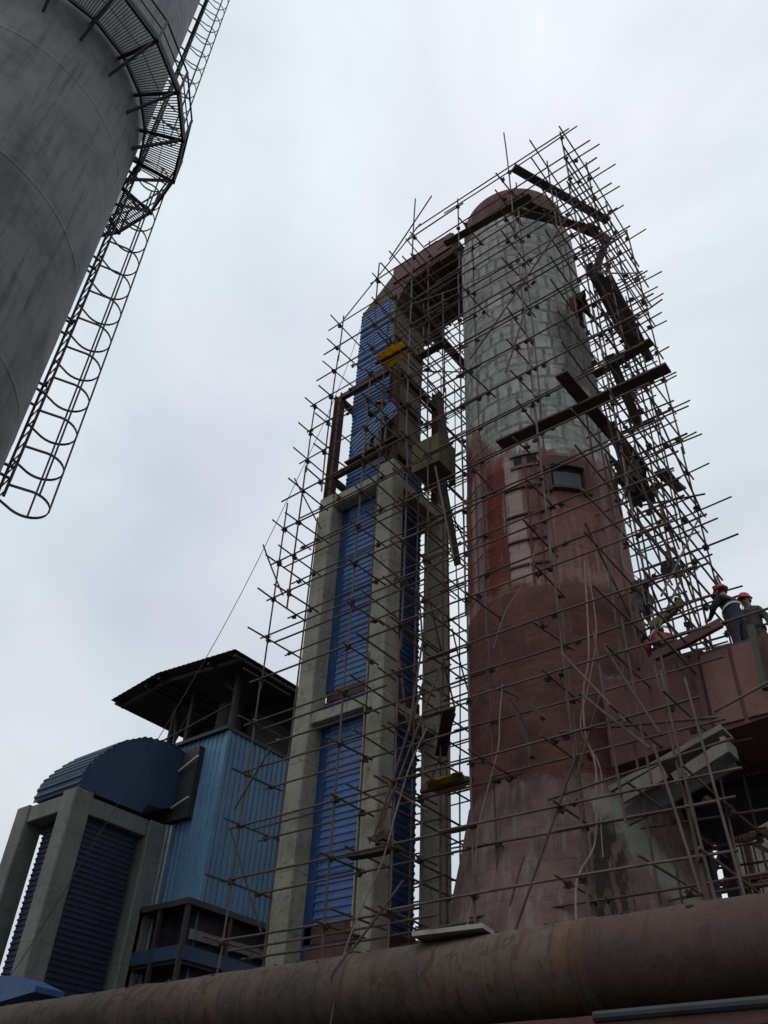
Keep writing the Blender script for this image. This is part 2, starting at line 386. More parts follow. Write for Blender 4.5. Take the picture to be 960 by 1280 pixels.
# ------------------------------------------------------------------ mesh helpers
class MB:
    def __init__(self):
        self.bm = bmesh.new()
    def box(self, x0, x1, y0, y1, z0, z1, bev=0.0):
        vs = [self.bm.verts.new((x, y, z)) for x in (x0, x1) for y in (y0, y1) for z in (z0, z1)]
        for f in ((0, 1, 3, 2), (4, 6, 7, 5), (0, 4, 5, 1), (2, 3, 7, 6), (0, 2, 6, 4), (1, 5, 7, 3)):
            self.bm.faces.new([vs[i] for i in f])
        if bev:
            es = list({e for v in vs for e in v.link_edges})
            bmesh.ops.bevel(self.bm, geom=es, offset=bev, segments=1, affect='EDGES')
        return self
    def bar(self, p, q, w, h, up=Z):
        """rectangular bar from p to q, w across, h along up"""
        p, q = Vector(p), Vector(q)
        d = (q - p).normalized()
        s = d.cross(up)
        if s.length < 1e-4:
            s = d.cross(X)
        s.normalize()
        u = s.cross(d)
        rings = []
        for c in (p, q):
            rings.append([self.bm.verts.new(c + s * a * w / 2 + u * b * h / 2) for a, b in ((-1, -1), (1, -1), (1, 1), (-1, 1))])
        self._loft(rings)
        return self
    def _loft(self, rings, cap=True, closed=True):
        for a, b in zip(rings, rings[1:]):
            n = len(a)
            for i in range(n if closed else n - 1):
                j = (i + 1) % n
                self.bm.faces.new((a[i], a[j], b[j], b[i]))
        if cap:
            self.bm.faces.new(rings[0][::-1])
            self.bm.faces.new(rings[-1])
    def path(self, pts, r, n=6, cap=True, closed=False):
        pts = [Vector(p) for p in pts]
        rings = []
        m = len(pts)
        prev = None
        for i, p in enumerate(pts):
            if closed:
                d = (pts[(i + 1) % m] - pts[i - 1]).normalized()
            else:
                d = (pts[min(i + 1, m - 1)] - pts[max(i - 1, 0)]).normalized()
            ref = prev if prev is not None else (Z if abs(d.z) < 0.9 else X)
            s = (ref - d * ref.dot(d))
            if s.length < 1e-5:
                s = d.orthogonal()
            s.normalize()
            prev = s
            t = d.cross(s)
            rings.append([self.bm.verts.new(p + (s * math.cos(a) + t * math.sin(a)) * r) for a in [2 * math.pi * k / n for k in range(n)]])
        if closed:
            rings.append(rings[0])
            self._loft(rings, cap=False)
        else:
            self._loft(rings, cap)
        return self
    def tube(self, p, q, r, n=8):
        return self.path([p, q], r, n)
    def lathe(self, c, prof, n=64, cap0=True, cap1=True):
        rings = []
        for r, z in prof:
            rings.append([self.bm.verts.new((c[0] + r * math.cos(2 * math.pi * k / n), c[1] + r * math.sin(2 * math.pi * k / n), z)) for k in range(n)])
        self._loft(rings, cap=False)
        if cap0: self.bm.faces.new(rings[0][::-1])
        if cap1: self.bm.faces.new(rings[-1])
        return self
    def prism(self, poly, axis, a, b):
        """extrude a 2-d polygon along an axis: axis 'x' poly=(y,z); 'y' poly=(x,z); 'z' poly=(x,y)"""
        def pt(q, t):
            return {'x': (t, q[0], q[1]), 'y': (q[0], t, q[1]), 'z': (q[0], q[1], t)}[axis]
        rings = [[self.bm.verts.new(pt(q, t)) for q in poly] for t in (a, b)]
        self._loft(rings)
        return self
    def ribbed(self, o, along, across, length, width, pitch=0.17, depth=0.028, thick=0.012):
        """profiled sheet: ribs run along `along`, repeat in `across`, stand out along along x across"""
        o, along, across = Vector(o), Vector(along).normalized(), Vector(across).normalized()
        nrm = along.cross(across)
        prof, w = [], 0.0
        while w < width - 1e-6:
            for t, d in ((0.0, 0), (0.52, 0), (0.62, 1), (0.9, 1)):
                if w + t * pitch <= width:
                    prof.append((w + t * pitch, d * depth))
            w += pitch
        prof.append((width, 0))
        front = [o + across * a + nrm * d for a, d in prof]
        back = [o + across * a + nrm * (d - thick) for a, d in reversed(prof)]
        loop = front + back
        rings = [[self.bm.verts.new(v + along * t) for v in loop] for t in (0, length)]
        for i in range(len(loop)):
            j = (i + 1) % len(loop)
            self.bm.faces.new((rings[0][i], rings[0][j], rings[1][j], rings[1][i]))
        n = len(front)
        for r in rings:
            for i in range(n - 1):
                self.bm.faces.new((r[i], r[i + 1], r[2 * n - 2 - i], r[2 * n - 1 - i]))
        return self
    def build(self, name, mat, parent=None, smooth=False, base=None):
        bm = self.bm
        bmesh.ops.recalc_face_normals(bm, faces=bm.faces)
        if parent is not None:
            org = parent.matrix_basis.translation.copy()
            q = parent.parent
            while q is not None:
                org += q.matrix_basis.translation
                q = q.parent
            loc = Vector((0, 0, 0))
        else:
            vs = [v.co for v in bm.verts]
            lo = Vector([min(v[i] for v in vs) for i in range(3)])
            hi = Vector([max(v[i] for v in vs) for i in range(3)])
            org = Vector(base) if base else Vector(((lo.x + hi.x) / 2, (lo.y + hi.y) / 2, lo.z))
            loc = org
        for v in bm.verts:
            v.co -= org
        me = bpy.data.meshes.new(name)
        bm.to_mesh(me)
        bm.free()
        me.materials.append(M[mat] if isinstance(mat, str) else mat)
        if smooth:
            for f in me.polygons:
                f.use_smooth = True
        o = bpy.data.objects.new(name, me)
        o.location = loc
        if parent is not None:
            o.parent = parent
        col.objects.link(o)
        return o

def smooth_by_angle(o, deg=35):
    """flat across sharp edges, smooth elsewhere"""
    me = o.data
    for f in me.polygons:
        f.use_smooth = True
    bm = bmesh.new()
    bm.from_mesh(me)
    for e in bm.edges:
        if len(e.link_faces) == 2 and e.calc_face_angle(0) > R(deg):
            e.smooth = False
    bm.to_mesh(me)
    bm.free()
    return o

def tag(o, label, cat, group=None, kind=None):
    if label: o['label'] = label
    if cat: o['category'] = cat
    if group: o['group'] = group
    if kind: o['kind'] = kind
    return o

def thing(name, label, cat, loc, group=None):
    o = bpy.data.objects.new(name, None)
    o.empty_display_size = 0.3
    o.location = loc
    col.objects.link(o)
    return tag(o, label, cat, group)

def ang(c, r, a, z):
    return Vector((c[0] + r * math.cos(a), c[1] + r * math.sin(a), z))

# ------------------------------------------------------------------ ground
m = MB()
N = 40
gv = {}
for i in range(N + 1):
    for j in range(N + 1):
        fx, fy = (i / N * 2 - 1), (j / N * 2 - 1)
        x, y = math.copysign(abs(fx) ** 2.2, fx) * 900, math.copysign(abs(fy) ** 2.2, fy) * 900
        gv[i, j] = m.bm.verts.new((x, y, 0))
for i in range(N):
    for j in range(N):
        m.bm.faces.new((gv[i, j], gv[i + 1, j], gv[i + 1, j + 1], gv[i, j + 1]))
tag(m.build('ground', 'ground', base=(0, 0, 0)), None, None, kind='structure')

# ------------------------------------------------------------------ silo on the left
SX, SY = -12.97, 1.38
silo = thing('silo', 'huge dark grey steel silo with a ring catwalk and caged ladders, at the left edge', 'silo', (SX, SY, 0))
prof = [(2.90, 0.0), (2.86, 6.0), (2.85, 11.0), (2.80, 14.5), (2.74, 18.0), (2.66, 22.0), (2.58, 26.0), (2.45, 32.0), (2.32, 39.0), (1.2, 41.0)]
def silo_r(z):
    for (r0, z0), (r1, z1) in zip(prof, prof[1:]):
        if z0 <= z <= z1:
            return r0 + (r1 - r0) * (z - z0) / (z1 - z0)
    return prof[-1][0]
m = MB()
m.lathe((SX, SY), prof, 128)
o = m.build('shell', 'silo', silo)
smooth_by_angle(o, 20)
for zz in (4.5, 8.2, 11.9, 15.6, 19.3, 23.9, 27.5):
    r = silo_r(zz)
    m = MB()
    m.lathe((SX, SY), [(r - 0.03, zz - 0.10), (r + 0.004, zz - 0.05), (r + 0.004, zz + 0.05), (r - 0.03, zz + 0.10)], 96, False, False)
    m.build('seam', 'silo', silo, smooth=True)
# ring catwalk
RZ, RIN, ROUT, SEG = 21.6, 2.80, 3.70, 20
A0 = R(70)
ring = MB()
for rad, w in ((RIN, 0.05), (ROUT, 0.06)):
    for k in range(SEG):
        ring.bar(ang((SX, SY), rad, A0 + 2 * math.pi * k / SEG, RZ), ang((SX, SY), rad, A0 + 2 * math.pi * (k + 1) / SEG, RZ), w, 0.12)
catwalk = ring.build('catwalk', 'dark_steel', silo)
LADDER_A = R(84)
for k in range(SEG):
    a0, a1 = A0 + 2 * math.pi * k / SEG, A0 + 2 * math.pi * (k + 1) / SEG
    br = MB()
    br.bar(ang((SX, SY), silo_r(RZ) - 0.03, a0, RZ - 0.02), ang((SX, SY), ROUT + 0.06, a0, RZ - 0.02), 0.07, 0.07)
    br.bar(ang((SX, SY), silo_r(RZ - 0.9) - 0.03, a0, RZ - 0.95), ang((SX, SY), ROUT - 0.1, a0, RZ - 0.06), 0.06, 0.06)
    br.build('bracket', 'dark_steel', silo)
    gr = MB()
    mid = (a0 + a1) / 2
    nb = 17
    hole = a0 < LADDER_A < a1
    for i in range(1, nb):
        t = i / nb
        if hole and 0.2 < t < 0.95:
            continue
        a = a0 + (a1 - a0) * t
        ch = math.cos(math.pi / SEG) / math.cos(a - mid)
        gr.bar(ang((SX, SY), (RIN + 0.02) * ch, a, RZ + 0.03), ang((SX, SY), (ROUT - 0.02) * ch, a, RZ + 0.03), 0.016, 0.035)
    for t in (0.5,):
        if not hole:
            rr = RIN + (ROUT - RIN) * t
            gr.bar(ang((SX, SY), rr, a0, RZ + 0.03), ang((SX, SY), rr, a1, RZ + 0.03), 0.012, 0.03)
    gr.build('grating', 'dark_steel', silo)
rail = MB()
for zz, rr in ((RZ + 1.05, 0.024), (RZ + 0.55, 0.017)):
    rail.path([ang((SX, SY), ROUT + 0.02, A0 + 2 * math.pi * k / SEG, zz) for k in range(SEG)], rr, 6, closed=True)
for k in range(SEG):
    a = A0 + 2 * math.pi * k / SEG
    rail.bar(ang((SX, SY), ROUT + 0.02, a, RZ - 0.05), ang((SX, SY), ROUT + 0.02, a, RZ + 1.06), 0.05, 0.05)
    rail.bar(ang((SX, SY), ROUT + 0.035, a, RZ + 0.10), ang((SX, SY), ROUT + 0.035, a + 2 * math.pi / SEG, RZ + 0.10), 0.012, 0.14)
rail.build('guard_rail', 'dark_steel', silo)
m = MB()   # a small mesh gate panel on the rail
ag = R(68)
for i in range(6):
    m.bar(ang((SX, SY), ROUT + 0.01, ag + i * 0.022, RZ + 0.25), ang((SX, SY), ROUT + 0.01, ag + i * 0.022, RZ + 0.95), 0.015, 0.015)
for zz in (0.25, 0.95):
    m.bar(ang((SX, SY), ROUT + 0.01, ag, RZ + zz), ang((SX, SY), ROUT + 0.01, ag + 0.11, RZ + zz), 0.03, 0.03)
m.build('gate', 'dark_steel', silo)

def caged_ladder(a, z0, z1, cage0, hoop_gap, hr):
    def P(off, tang, z):
        r = silo_r(z) + off
        return ang((SX, SY), r, a, z) + Vector((-math.sin(a), math.cos(a), 0)) * tang
    lad = MB()
    for t in (-0.22, 0.22):
        zs = [z0 + (z1 - z0) * i / 12 for i in range(13)]
        lad.path([P(0.22, t, z) for z in zs], 0.028, 6)
    z = z0 + 0.15
    while z < z1:
        lad.tube(P(0.22, -0.22, z), P(0.22, 0.22, z), 0.014, 6)
        z += 0.3
    z = z0 + 0.4
    while z < z1:
        for t in (-0.22, 0.22):
            lad.bar(P(-0.03, t, z), P(0.23, t, z), 0.04, 0.04)
        z += 2.2
    lo = lad.build('ladder', 'dark_steel', silo)
    cage = MB()
    angs = [R(d) for d in range(-118, 119, 14)]
    def H(b, z):
        return P(0.30 + hr + hr * math.cos(b), hr * math.sin(b), z)
    z = cage0
    hoops = []
    while z < z1:
        hoops.append(z)
        pts = [P(0.2, -0.24, z)] + [H(b, z) for b in angs] + [P(0.2, 0.24, z)]
        for p, q in zip(pts, pts[1:]):
            cage.bar(p, q, 0.012, 0.055)
        z += hoop_gap
    for b in (R(-85), R(-10), R(62)):
        zs = [cage0 + (hoops[-1] - cage0) * i / 10 for i in range(11)]
        for za, zb in zip(zs, zs[1:]):
            cage.bar(H(b, za), H(b, zb), 0.03, 0.03)
    cage.build('safety_cage', 'dark_steel', lo)
caged_ladder(LADDER_A, 11.05, 22.7, 11.3, 0.94, 0.40)
caged_ladder(R(80), 21.7, 36.0, 24.4, 0.95, 0.30)
for k, zz in enumerate((11.5, 13.6, 15.5, 17.4, 19.2)):      # conduit on little clips beside the ladder
    m = MB()
    a = LADDER_A - 0.16
    m.bar(ang((SX, SY), silo_r(zz) - 0.02, a, zz), ang((SX, SY), silo_r(zz) + 0.16, a, zz), 0.04, 0.04)
    m.bar(ang((SX, SY), silo_r(zz) + 0.14, a - 0.04, zz), ang((SX, SY), silo_r(zz) + 0.14, a + 0.04, zz + 0.1), 0.03, 0.03)
    m.build('cable_clip', 'dark_steel', silo)

# ------------------------------------------------------------------ concrete frame round the blue tower
frame = thing('concrete_tower', 'tall pale concrete column tower with rusty steel posts on top, round the bright blue flue', 'tower', (-12.45, 14.76, 0))
cols = [(-13.85, 13.41, 18.05), (-11.62, 13.41, 18.25), (-11.62, 15.62, 18.1), (-13.85, 15.62, 18.0)]
for cx_, cy_, zt in cols:
    m = MB()
    m.box(cx_, cx_ + 0.53, cy_, cy_ + 0.53, 0, zt, 0.025)
    m.build('column', 'concrete', frame)
for zt, h in ((18.0, 0.42), (10.98, 0.27), (4.6, 0.35)):
    for (xa, xb, ya, yb) in ((-13.32, -11.62, 13.47, 13.82), (-13.32, -11.62, 15.7, 16.05), (-13.78, -13.43, 13.94, 15.62), (-11.52, -11.17, 13.94, 15.62)):
        m = MB()
        m.box(xa, xb, ya, yb, zt - h, zt, 0.015)
        m.build('beam', 'concrete', frame)
for (x, y, zt) in ((-13.62, 13.55, 22.6), (-11.30, 13.55, 22.5), (-11.33, 15.85, 23.3), (-13.6, 15.85, 22.6)):
    m = MB()
    b = 17.9
    for dx in (-0.12, 0.12):
        m.box(x + dx - 0.014, x + dx + 0.014, y - 0.12, y + 0.12, b, zt)
    m.box(x - 0.105, x + 0.105, y - 0.014, y + 0.014, b, zt)
    m.build('steel_post', 'rust_steel', frame)
for zt in (22.45, 18.9):
    for p, q in (((-13.5, 13.55, zt), (-11.42, 13.55, zt)), ((-13.62, 13.67, zt - 0.02), (-13.6, 15.73, zt - 0.02)), ((-11.31, 13.67, zt - 0.02), (-11.33, 15.73, zt - 0.02))):
        m = MB()
        m.bar(p, q, 0.16, 0.18)
        m.build('steel_beam', 'rust_steel', frame)

# ------------------------------------------------------------------ blue clad flue box
flue = thing('clad_flue', 'tall bright blue corrugated flue box rising inside the concrete column frame', 'flue', (-12.55, 14.8, 0))
BX0, BX1, BY0, BY1 = -13.20, -11.76, 13.90, 15.66
m = MB()
m.box(BX0 + 0.02, BX1 - 0.05, BY0 + 0.06, BY1 - 0.05, 1.0, 26.7)
m.build('core', 'block', flue)
def clad(name, z0, z1, mat):
    # sheets about a metre high lap over one another, none quite flat
    x0 = BX0 - 0.10 if z0 > 18 else BX0 + 0.14
    z, k = z0, 0
    while z < z1 - 0.05:
        h = min(random.uniform(0.95, 1.35), z1 - z)
        if z1 - (z + h) < 0.3: h = z1 - z
        m = MB()
        dx = rj(0.012)
        m.ribbed((x0 + dx, BY0 - 0.012 * (k % 2) + rj(0.006), z), X, Z, BX1 - x0, h + 0.03)
        lean = rj(0.022)
        for v in m.bm.verts:
            v.co.y += lean * (v.co.z - z) / h + 0.012 * mnoise.noise(v.co * 1.7)
            v.co.z += rj(0.01) * 0 + 0.008 * mnoise.noise(Vector((v.co.x * 2, z, 3)))
        m.build(name, random.choice(('blue', 'blue', 'blue_faded')), flue)
        z += h; k += 1
def rj(a): return random.uniform(-a, a)
for z0, z1 in ((1.0, 5.9), (6.3, 11.4), (11.72, 18.4), (18.45, 18.95), (20.55, 26.95)):
    clad('front_cladding', z0, z1, 'blue')
m = MB(); m.ribbed((BX0 - 0.1, BY0, 18.96), X, Z, 0.65, 1.57); m.build('front_cladding', 'blue', flue)
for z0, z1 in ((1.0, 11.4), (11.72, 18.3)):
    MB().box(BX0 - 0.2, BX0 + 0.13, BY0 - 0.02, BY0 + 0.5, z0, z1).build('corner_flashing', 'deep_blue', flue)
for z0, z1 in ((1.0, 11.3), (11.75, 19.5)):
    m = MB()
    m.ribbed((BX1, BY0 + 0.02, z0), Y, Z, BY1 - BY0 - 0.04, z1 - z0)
    m.build('side_cladding', 'deep_blue', flue)  # same blue sheets, darker tone paints in the weaker light on this side
m = MB(); m.ribbed((BX0, BY1, 1.0), -Y, Z, BY1 - BY0, 25.9); m.build('side_cladding', 'blue', flue)
for z0, z1 in ((11.42, 11.70), (5.92, 6.28)):
    m = MB(); m.box(BX0 - 0.06, BX1 + 0.06, BY0 - 0.02, BY1, z0, z1); m.build('rusty_collar', 'rust_steel', flue)
m = MB(); m.box(BX0 + 0.02, BX1 + 0.05, BY0 - 0.06, BY0 + 0.1, 4.9, 5.88); m.build('access_panel', 'maroon', flue)
for z in (20.4, 21.9, 23.4, 24.9):
    m = MB(); m.bar((BX1 + 0.0, BY0 + 0.02, z), (BX1 + 0.0, BY1 - 0.02, z), 0.09, 0.12); m.build('stiffener', 'ochre', flue)
m = MB(); m.box(BX1 - 0.03, BX1 + 0.06, BY0 - 0.05, BY0 + 0.05, 19.6, 26.6); m.build('corner_angle', 'ochre', flue)
m = MB()
m.box(BX0 - 0.03, BX1 + 0.03, BY0 - 0.07, BY0 + 0.02, 26.96, 27.08); m.build('top_flashing', 'ochre', flue)
# elbow hood on top and the horizontal duct to the chimney
duct = thing('flue_duct', 'dark maroon steel duct bridging the top of the blue flue and the chimney', 'duct', (-11.0, 14.75, 26.2))
poly = [(-13.2, 26.98), (-13.2, 27.3), (-12.0, 28.45), (-11.9, 28.75), (-9.3, 28.75), (-9.3, 27.52), (-11.3, 27.42), (-11.72, 26.6), (-11.72, 26.98)]
m = MB(); m.prism(poly, 'y', 13.94, 16.35)
m.build('body', 'rust_steel', duct)
m = MB(); m.box(-11.92, -9.35, 13.88, 13.94, 27.85, 28.74)
m.build('lit_edge_plate', 'maroon', duct)  # added strip, lighter than the body to paint in the lit front edge
for x in (-11.1, -10.5, -9.85):
    m = MB(); m.box(x - 0.04, x + 0.04, 13.86, 16.4, 27.36, 27.46 if x > -11 else 27.44); m.build('stiffener', 'rust_steel', duct)
m = MB(); m.box(-10.7, -10.0, 13.96, 14.5, 28.76, 28.95); m.build('cover_plate', 'maroon', duct)

# ------------------------------------------------------------------ chimney
chim = thing('chimney', 'round chimney in wrapped scaffolding, patched grey concrete above and red primer below', 'chimney', (CX, CY, 0))
prof = [(3.7, 0), (3.2, 2.5), (2.52, 5.9), (2.28, 7.1), (2.14, 7.8), (2.10, 8.02), (2.045, 8.05), (2.04, 10.0), (2.035, 12.30), (1.985, 12.36),
        (1.975, 14.5), (1.97, 16.4), (1.945, 16.5), (1.935, 20.0), (1.925, 24.0), (1.915, 27.28), (1.915, 27.5), (1.80, 27.55), (1.80, 29.05), (1.76, 29.12), (1.65, 29.12), (1.62, 27.0), (1.6, 25.5)]
dense = []
for (r0, z0), (r1, z1) in zip(prof, prof[1:]):
    k = max(1, int(abs(z1 - z0) / 0.5))
    for i in range(k):
        dense.append((r0 + (r1 - r0) * i / k, z0 + (z1 - z0) * i / k))
dense.append(prof[-1])
m = MB()
m.lathe((CX, CY), dense, 144)
for v in m.bm.verts:      # hand-rendered surface, a little uneven
    if 1.0 < v.co.z < 27.2:
        d = Vector((v.co.x - CX, v.co.y - CY, 0))
        n_ = mnoise.noise(Vector((v.co.x * 0.9, v.co.y * 0.9, v.co.z * 0.8))) * 0.022 + mnoise.noise(v.co * 3.0) * 0.008
        v.co += d.normalized() * n_
o = m.build('shell', 'chimney', chim)
smooth_by_angle(o, 40)
def cp(th, z, r):
    return Vector((CX + r * math.sin(th), CY - r * math.cos(th), z))
def curved_panel(t0, t1, z0, z1, r0, r1, n=10):
    m = MB()
    rings = []
    for i in range(n + 1):
        t = t0 + (t1 - t0) * i / n
        rings.append([m.bm.verts.new(cp(t, z, r)) for r, z in ((r0, z0), (r1, z0), (r1, z1), (r0, z1))])
    m._loft(rings)
    return m
# window with its raised surround
for (a0, a1, za, zb) in ((0.52, 0.60, 14.95, 16.05), (1.0, 1.08, 14.95, 16.05), (0.6, 1.0, 15.75, 16.05), (0.6, 1.0, 15.02, 15.08)):
    curved_panel(a0, a1, za, zb, 1.9, 2.10).build('window_surround', 'maroon', chim)
win = curved_panel(0.60, 1.0, 15.08, 15.75, 1.88, 1.985).build('window', 'black', chim)
glass = weathered('old_window_glass', (0.07, 0.095, 0.10), (0.03, 0.04, 0.045), rough=0.35, scale=3, streak=0.8, bump=0)
M['glass'] = glass
curved_panel(0.63, 0.97, 15.10, 15.60, 1.95, 2.0).build('pane', 'glass', win)
for a0, a1 in ((0.17, 0.27), (0.33, 0.45)):
    curved_panel(a0, a1, 15.95, 16.22, 1.9, 1.995, 3).build('vent_hole', 'black', chim)
curved_panel(0.12, 0.50, 16.24, 16.32, 1.9, 2.03).build('vent_lintel', 'concrete_pale', chim)
curved_panel(0.12, 0.50, 15.85, 15.93, 1.9, 2.02).build('vent_sill', 'maroon_pink', chim)
for z in (12.9, 13.6, 14.35, 15.2):
    curved_panel(0.02, 0.5, z, z + 0.05, 1.9, 2.03).build('steel_band', 'rust_steel', chim)
for th, z0, z1 in ((-0.30, 12.5, 17.6), (0.02, 12.5, 16.0), (0.30, 12.4, 15.9), (0.42, 12.4, 15.9), (-0.45, 12.5, 17.0)):
    m = MB(); m.path([cp(th, z0, 2.03), cp(th + 0.01, (z0 + z1) / 2, 2.045), cp(th, z1, 2.03)], 0.018, 6); m.build('rebar', 'maroon', chim)
for z in [12.6 + 0.55 * i for i in range(9)]:
    m = MB(); m.path([cp(-0.62 + 0.06 * i, z + 0.03 * math.sin(i * 1.3 + z), 2.035) for i in range(9)], 0.014, 5); m.build('rebar', 'maroon', chim)

# ------------------------------------------------------------------ red breeching duct on the right
bre = thing('breeching_duct', 'big dusty red box duct leaving the chimney, two workers standing on it', 'duct', (-1.5, 14.6, 8.1))
m = MB()
pts_top = [(-5.95, 9.75), (-5.3, 9.55), (-4.9, 9.92), (-4.45, 9.85), (-4.1, 9.55), (-3.6, 9.68), (-3.0, 9.66), (-1.0, 9.7), (2.5, 9.7)]
poly = [(x, z) for x, z in pts_top] + [(2.5, 8.2), (-3.2, 8.2), (-4.3, 8.12), (-5.95, 8.0)]
m.prism(poly, 'y', 13.7, 15.6)
m.build('body', 'maroon', bre)
for x0, x1, c in ((-4.02, -3.52, 'maroon_pink'), (-3.46, -2.9, 'maroon_pink'), (-2.8, -2.2, 'maroon')):
    m = MB(); m.box(x0, x1, 13.66, 13.7, 8.25, 9.6, 0.01); m.build('side_plate', c, bre)
for x in (-4.1, -2.85, -1.4):
    m = MB(); m.box(x - 0.05, x + 0.05, 13.58, 13.7, 8.1, 9.64); m.build('stiffener', 'rust_steel', bre)

# ------------------------------------------------------------------ inclined concrete chute under the duct
ch = thing('concrete_ledge', 'broken pale concrete channel ledge jutting out below the red duct', 'ledge', (-4.7, 13.2, 7.0))
def slab(p, q, w, h, mat, name):
    m = MB(); m.bar(p, q, w, h); m.build(name, mat, ch)
slab((-5.75, 13.25, 7.32), (-3.72, 13.25, 7.90), 0.5, 0.09, 'concrete_pale', 'top_slab')
slab((-5.6, 12.98, 7.12), (-4.75, 12.98, 7.38), 0.06, 0.24, 'concrete_pale', 'side_slab')
slab((-4.62, 12.98, 7.22), (-3.72, 12.98, 7.55), 0.06, 0.2, 'concrete_pale', 'side_slab')
slab((-3.75, 13.0, 7.62), (-3.75, 13.5, 7.62), 0.08, 0.22, 'concrete_pale', 'end_slab')
slab((-5.75, 13.52, 7.0), (-3.8, 13.52, 7.55), 0.06, 0.3, 'concrete_dull', 'back_slab')

# ------------------------------------------------------------------ dark hopper house behind, far pale building
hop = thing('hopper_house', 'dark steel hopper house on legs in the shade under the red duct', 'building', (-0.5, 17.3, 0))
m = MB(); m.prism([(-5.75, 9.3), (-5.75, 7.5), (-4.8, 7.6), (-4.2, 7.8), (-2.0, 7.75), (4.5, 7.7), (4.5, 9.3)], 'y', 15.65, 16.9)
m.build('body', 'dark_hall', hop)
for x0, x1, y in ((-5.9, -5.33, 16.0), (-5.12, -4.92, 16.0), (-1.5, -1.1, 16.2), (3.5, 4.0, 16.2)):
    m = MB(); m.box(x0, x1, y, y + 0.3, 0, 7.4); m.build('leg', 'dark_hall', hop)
far = thing('far_building', 'pale rendered building far behind, seen through dark pipe racks at lower right', 'building', (-2.0, 33, 0))
m = MB(); m.box(-9.2, 6, 30, 36, 0, 13.2); m.build('wall', 'concrete_pale', far)
m = MB(); m.box(-9.5, 6.3, 29.7, 36.3, 13.2, 13.5); m.build('roof', 'concrete_dull', far)
for x in (-8.6, -5.0, -1.5, 2.0):
    f_ = MB().box(x, x + 1.4, 29.95, 30.05, 6.0, 8.0).build('window', 'glass', far)
rack = thing('pipe_rack', 'dark brown steel pipe rack crossing in front of the far pale building', 'pipe rack', (-5.5, 22, 0))
for x in (-7.5, -6.35, -5.2, -3.5, -1.5):
    MB().bar((x, 22, 0), (x, 22, 9.8), 0.14, 0.14).build('post', 'rust_steel', rack)
for z in (7.15, 8.15, 8.32, 9.3):
    MB().bar((-7.7, 21.9, z), (0, 21.9, z), 0.12, 0.12).build('rail', 'rust_steel', rack)
for a, b in (((-7.5, 21.95, 8.1), (-6.3, 21.95, 6.6)), ((-6.9, 21.95, 8.1), (-5.2, 21.95, 6.4)), ((-6.3, 21.95, 9.2), (-5.2, 21.95, 8.4)), ((-6.0, 21.95, 8.1), (-4.2, 21.95, 6.6)), ((-7.4, 21.95, 8.4), (-6.8, 21.95, 9.3))):
    MB().bar(a, b, 0.10, 0.10).build('brace', 'rust_steel', rack)

# ------------------------------------------------------------------ left plant building
lf = thing('concrete_tower', 'short grey concrete column tower standing under the navy curved duct at lower left', 'tower', (-20.1, 12.7, 0))
for x, y, zt in ((-19.5, 11.2, 9.62), (-21.5, 11.2, 9.58), (-19.5, 13.6, 9.55), (-21.5, 13.6, 9.55)):
    MB().box(x, x + 0.55, y, y + 0.55, 0, zt, 0.03).build('column', 'concrete_dull', lf)
for (xa, xb, ya, yb) in ((-20.95, -19.5, 11.26, 11.66), (-20.95, -19.5, 13.66, 14.06), (-19.44, -19.04, 11.75, 13.6), (-21.45, -21.05, 11.75, 13.6)):
    MB().box(xa, xb, ya, yb, 9.12, 9.55, 0.02).build('beam', 'concrete_dull', lf)
lb = thing('clad_flue', 'dark purplish blue corrugated flue box inside the grey frame at lower left', 'flue', (-19.7, 12.6, 0))
MB().box(-20.68, -19.28, 11.72, 13.46, 0, 9.6).build('core', 'dark_hall', lb)
m = MB(); m.ribbed((-20.72, 11.70, 0), X, Z, 1.46, 9.1, 0.13, 0.03); m.build('front_cladding', 'blue_dark', lb)
m = MB(); m.ribbed((-19.26, 11.70, 0), Y, Z, 1.80, 9.1, 0.13, 0.03); m.build('side_cladding', 'blue_dark', lb)
el = thing('elbow_duct', 'navy blue hooped elbow duct curving from the grey frame into the pale blue wall', 'duct', (-19.9, 12.9, 9.6))
arc = [(11.28, 9.63), (11.33, 10.15), (11.72, 10.72), (12.2, 11.2), (12.9, 11.6), (13.7, 11.76), (14.25, 11.68)]
MB().prism(arc + [(14.25, 10.1), (13.9, 9.95), (13.4, 9.9), (13.3, 9.63)], 'x', -20.85, -19.0).build('body', 'navy', el)
for i in range(len(arc) - 1):
    (y0, z0), (y1, z1) = arc[i], arc[i + 1]
    d = Vector((0, y1 - y0, z1 - z0))
    L_ = d.length
    MB().ribbed((-20.95, y0, z0), X, d, 1.97, L_ - 0.005, 0.2, 0.035).build('roof_sheet', 'navy', el)
MB().box(-20.7, -18.35, 14.26, 14.5, 9.72, 11.74).build('flange', 'dark_steel', el)
MB().bar((-19.0, 14.2, 11.1), (-18.2, 14.15, 11.35), 0.05, 0.05).build('tie_bar', 'galv', el)
MB().bar((-19.0, 14.2, 10.05), (-18.3, 14.15, 10.2), 0.05, 0.05).build('tie_bar', 'galv', el)

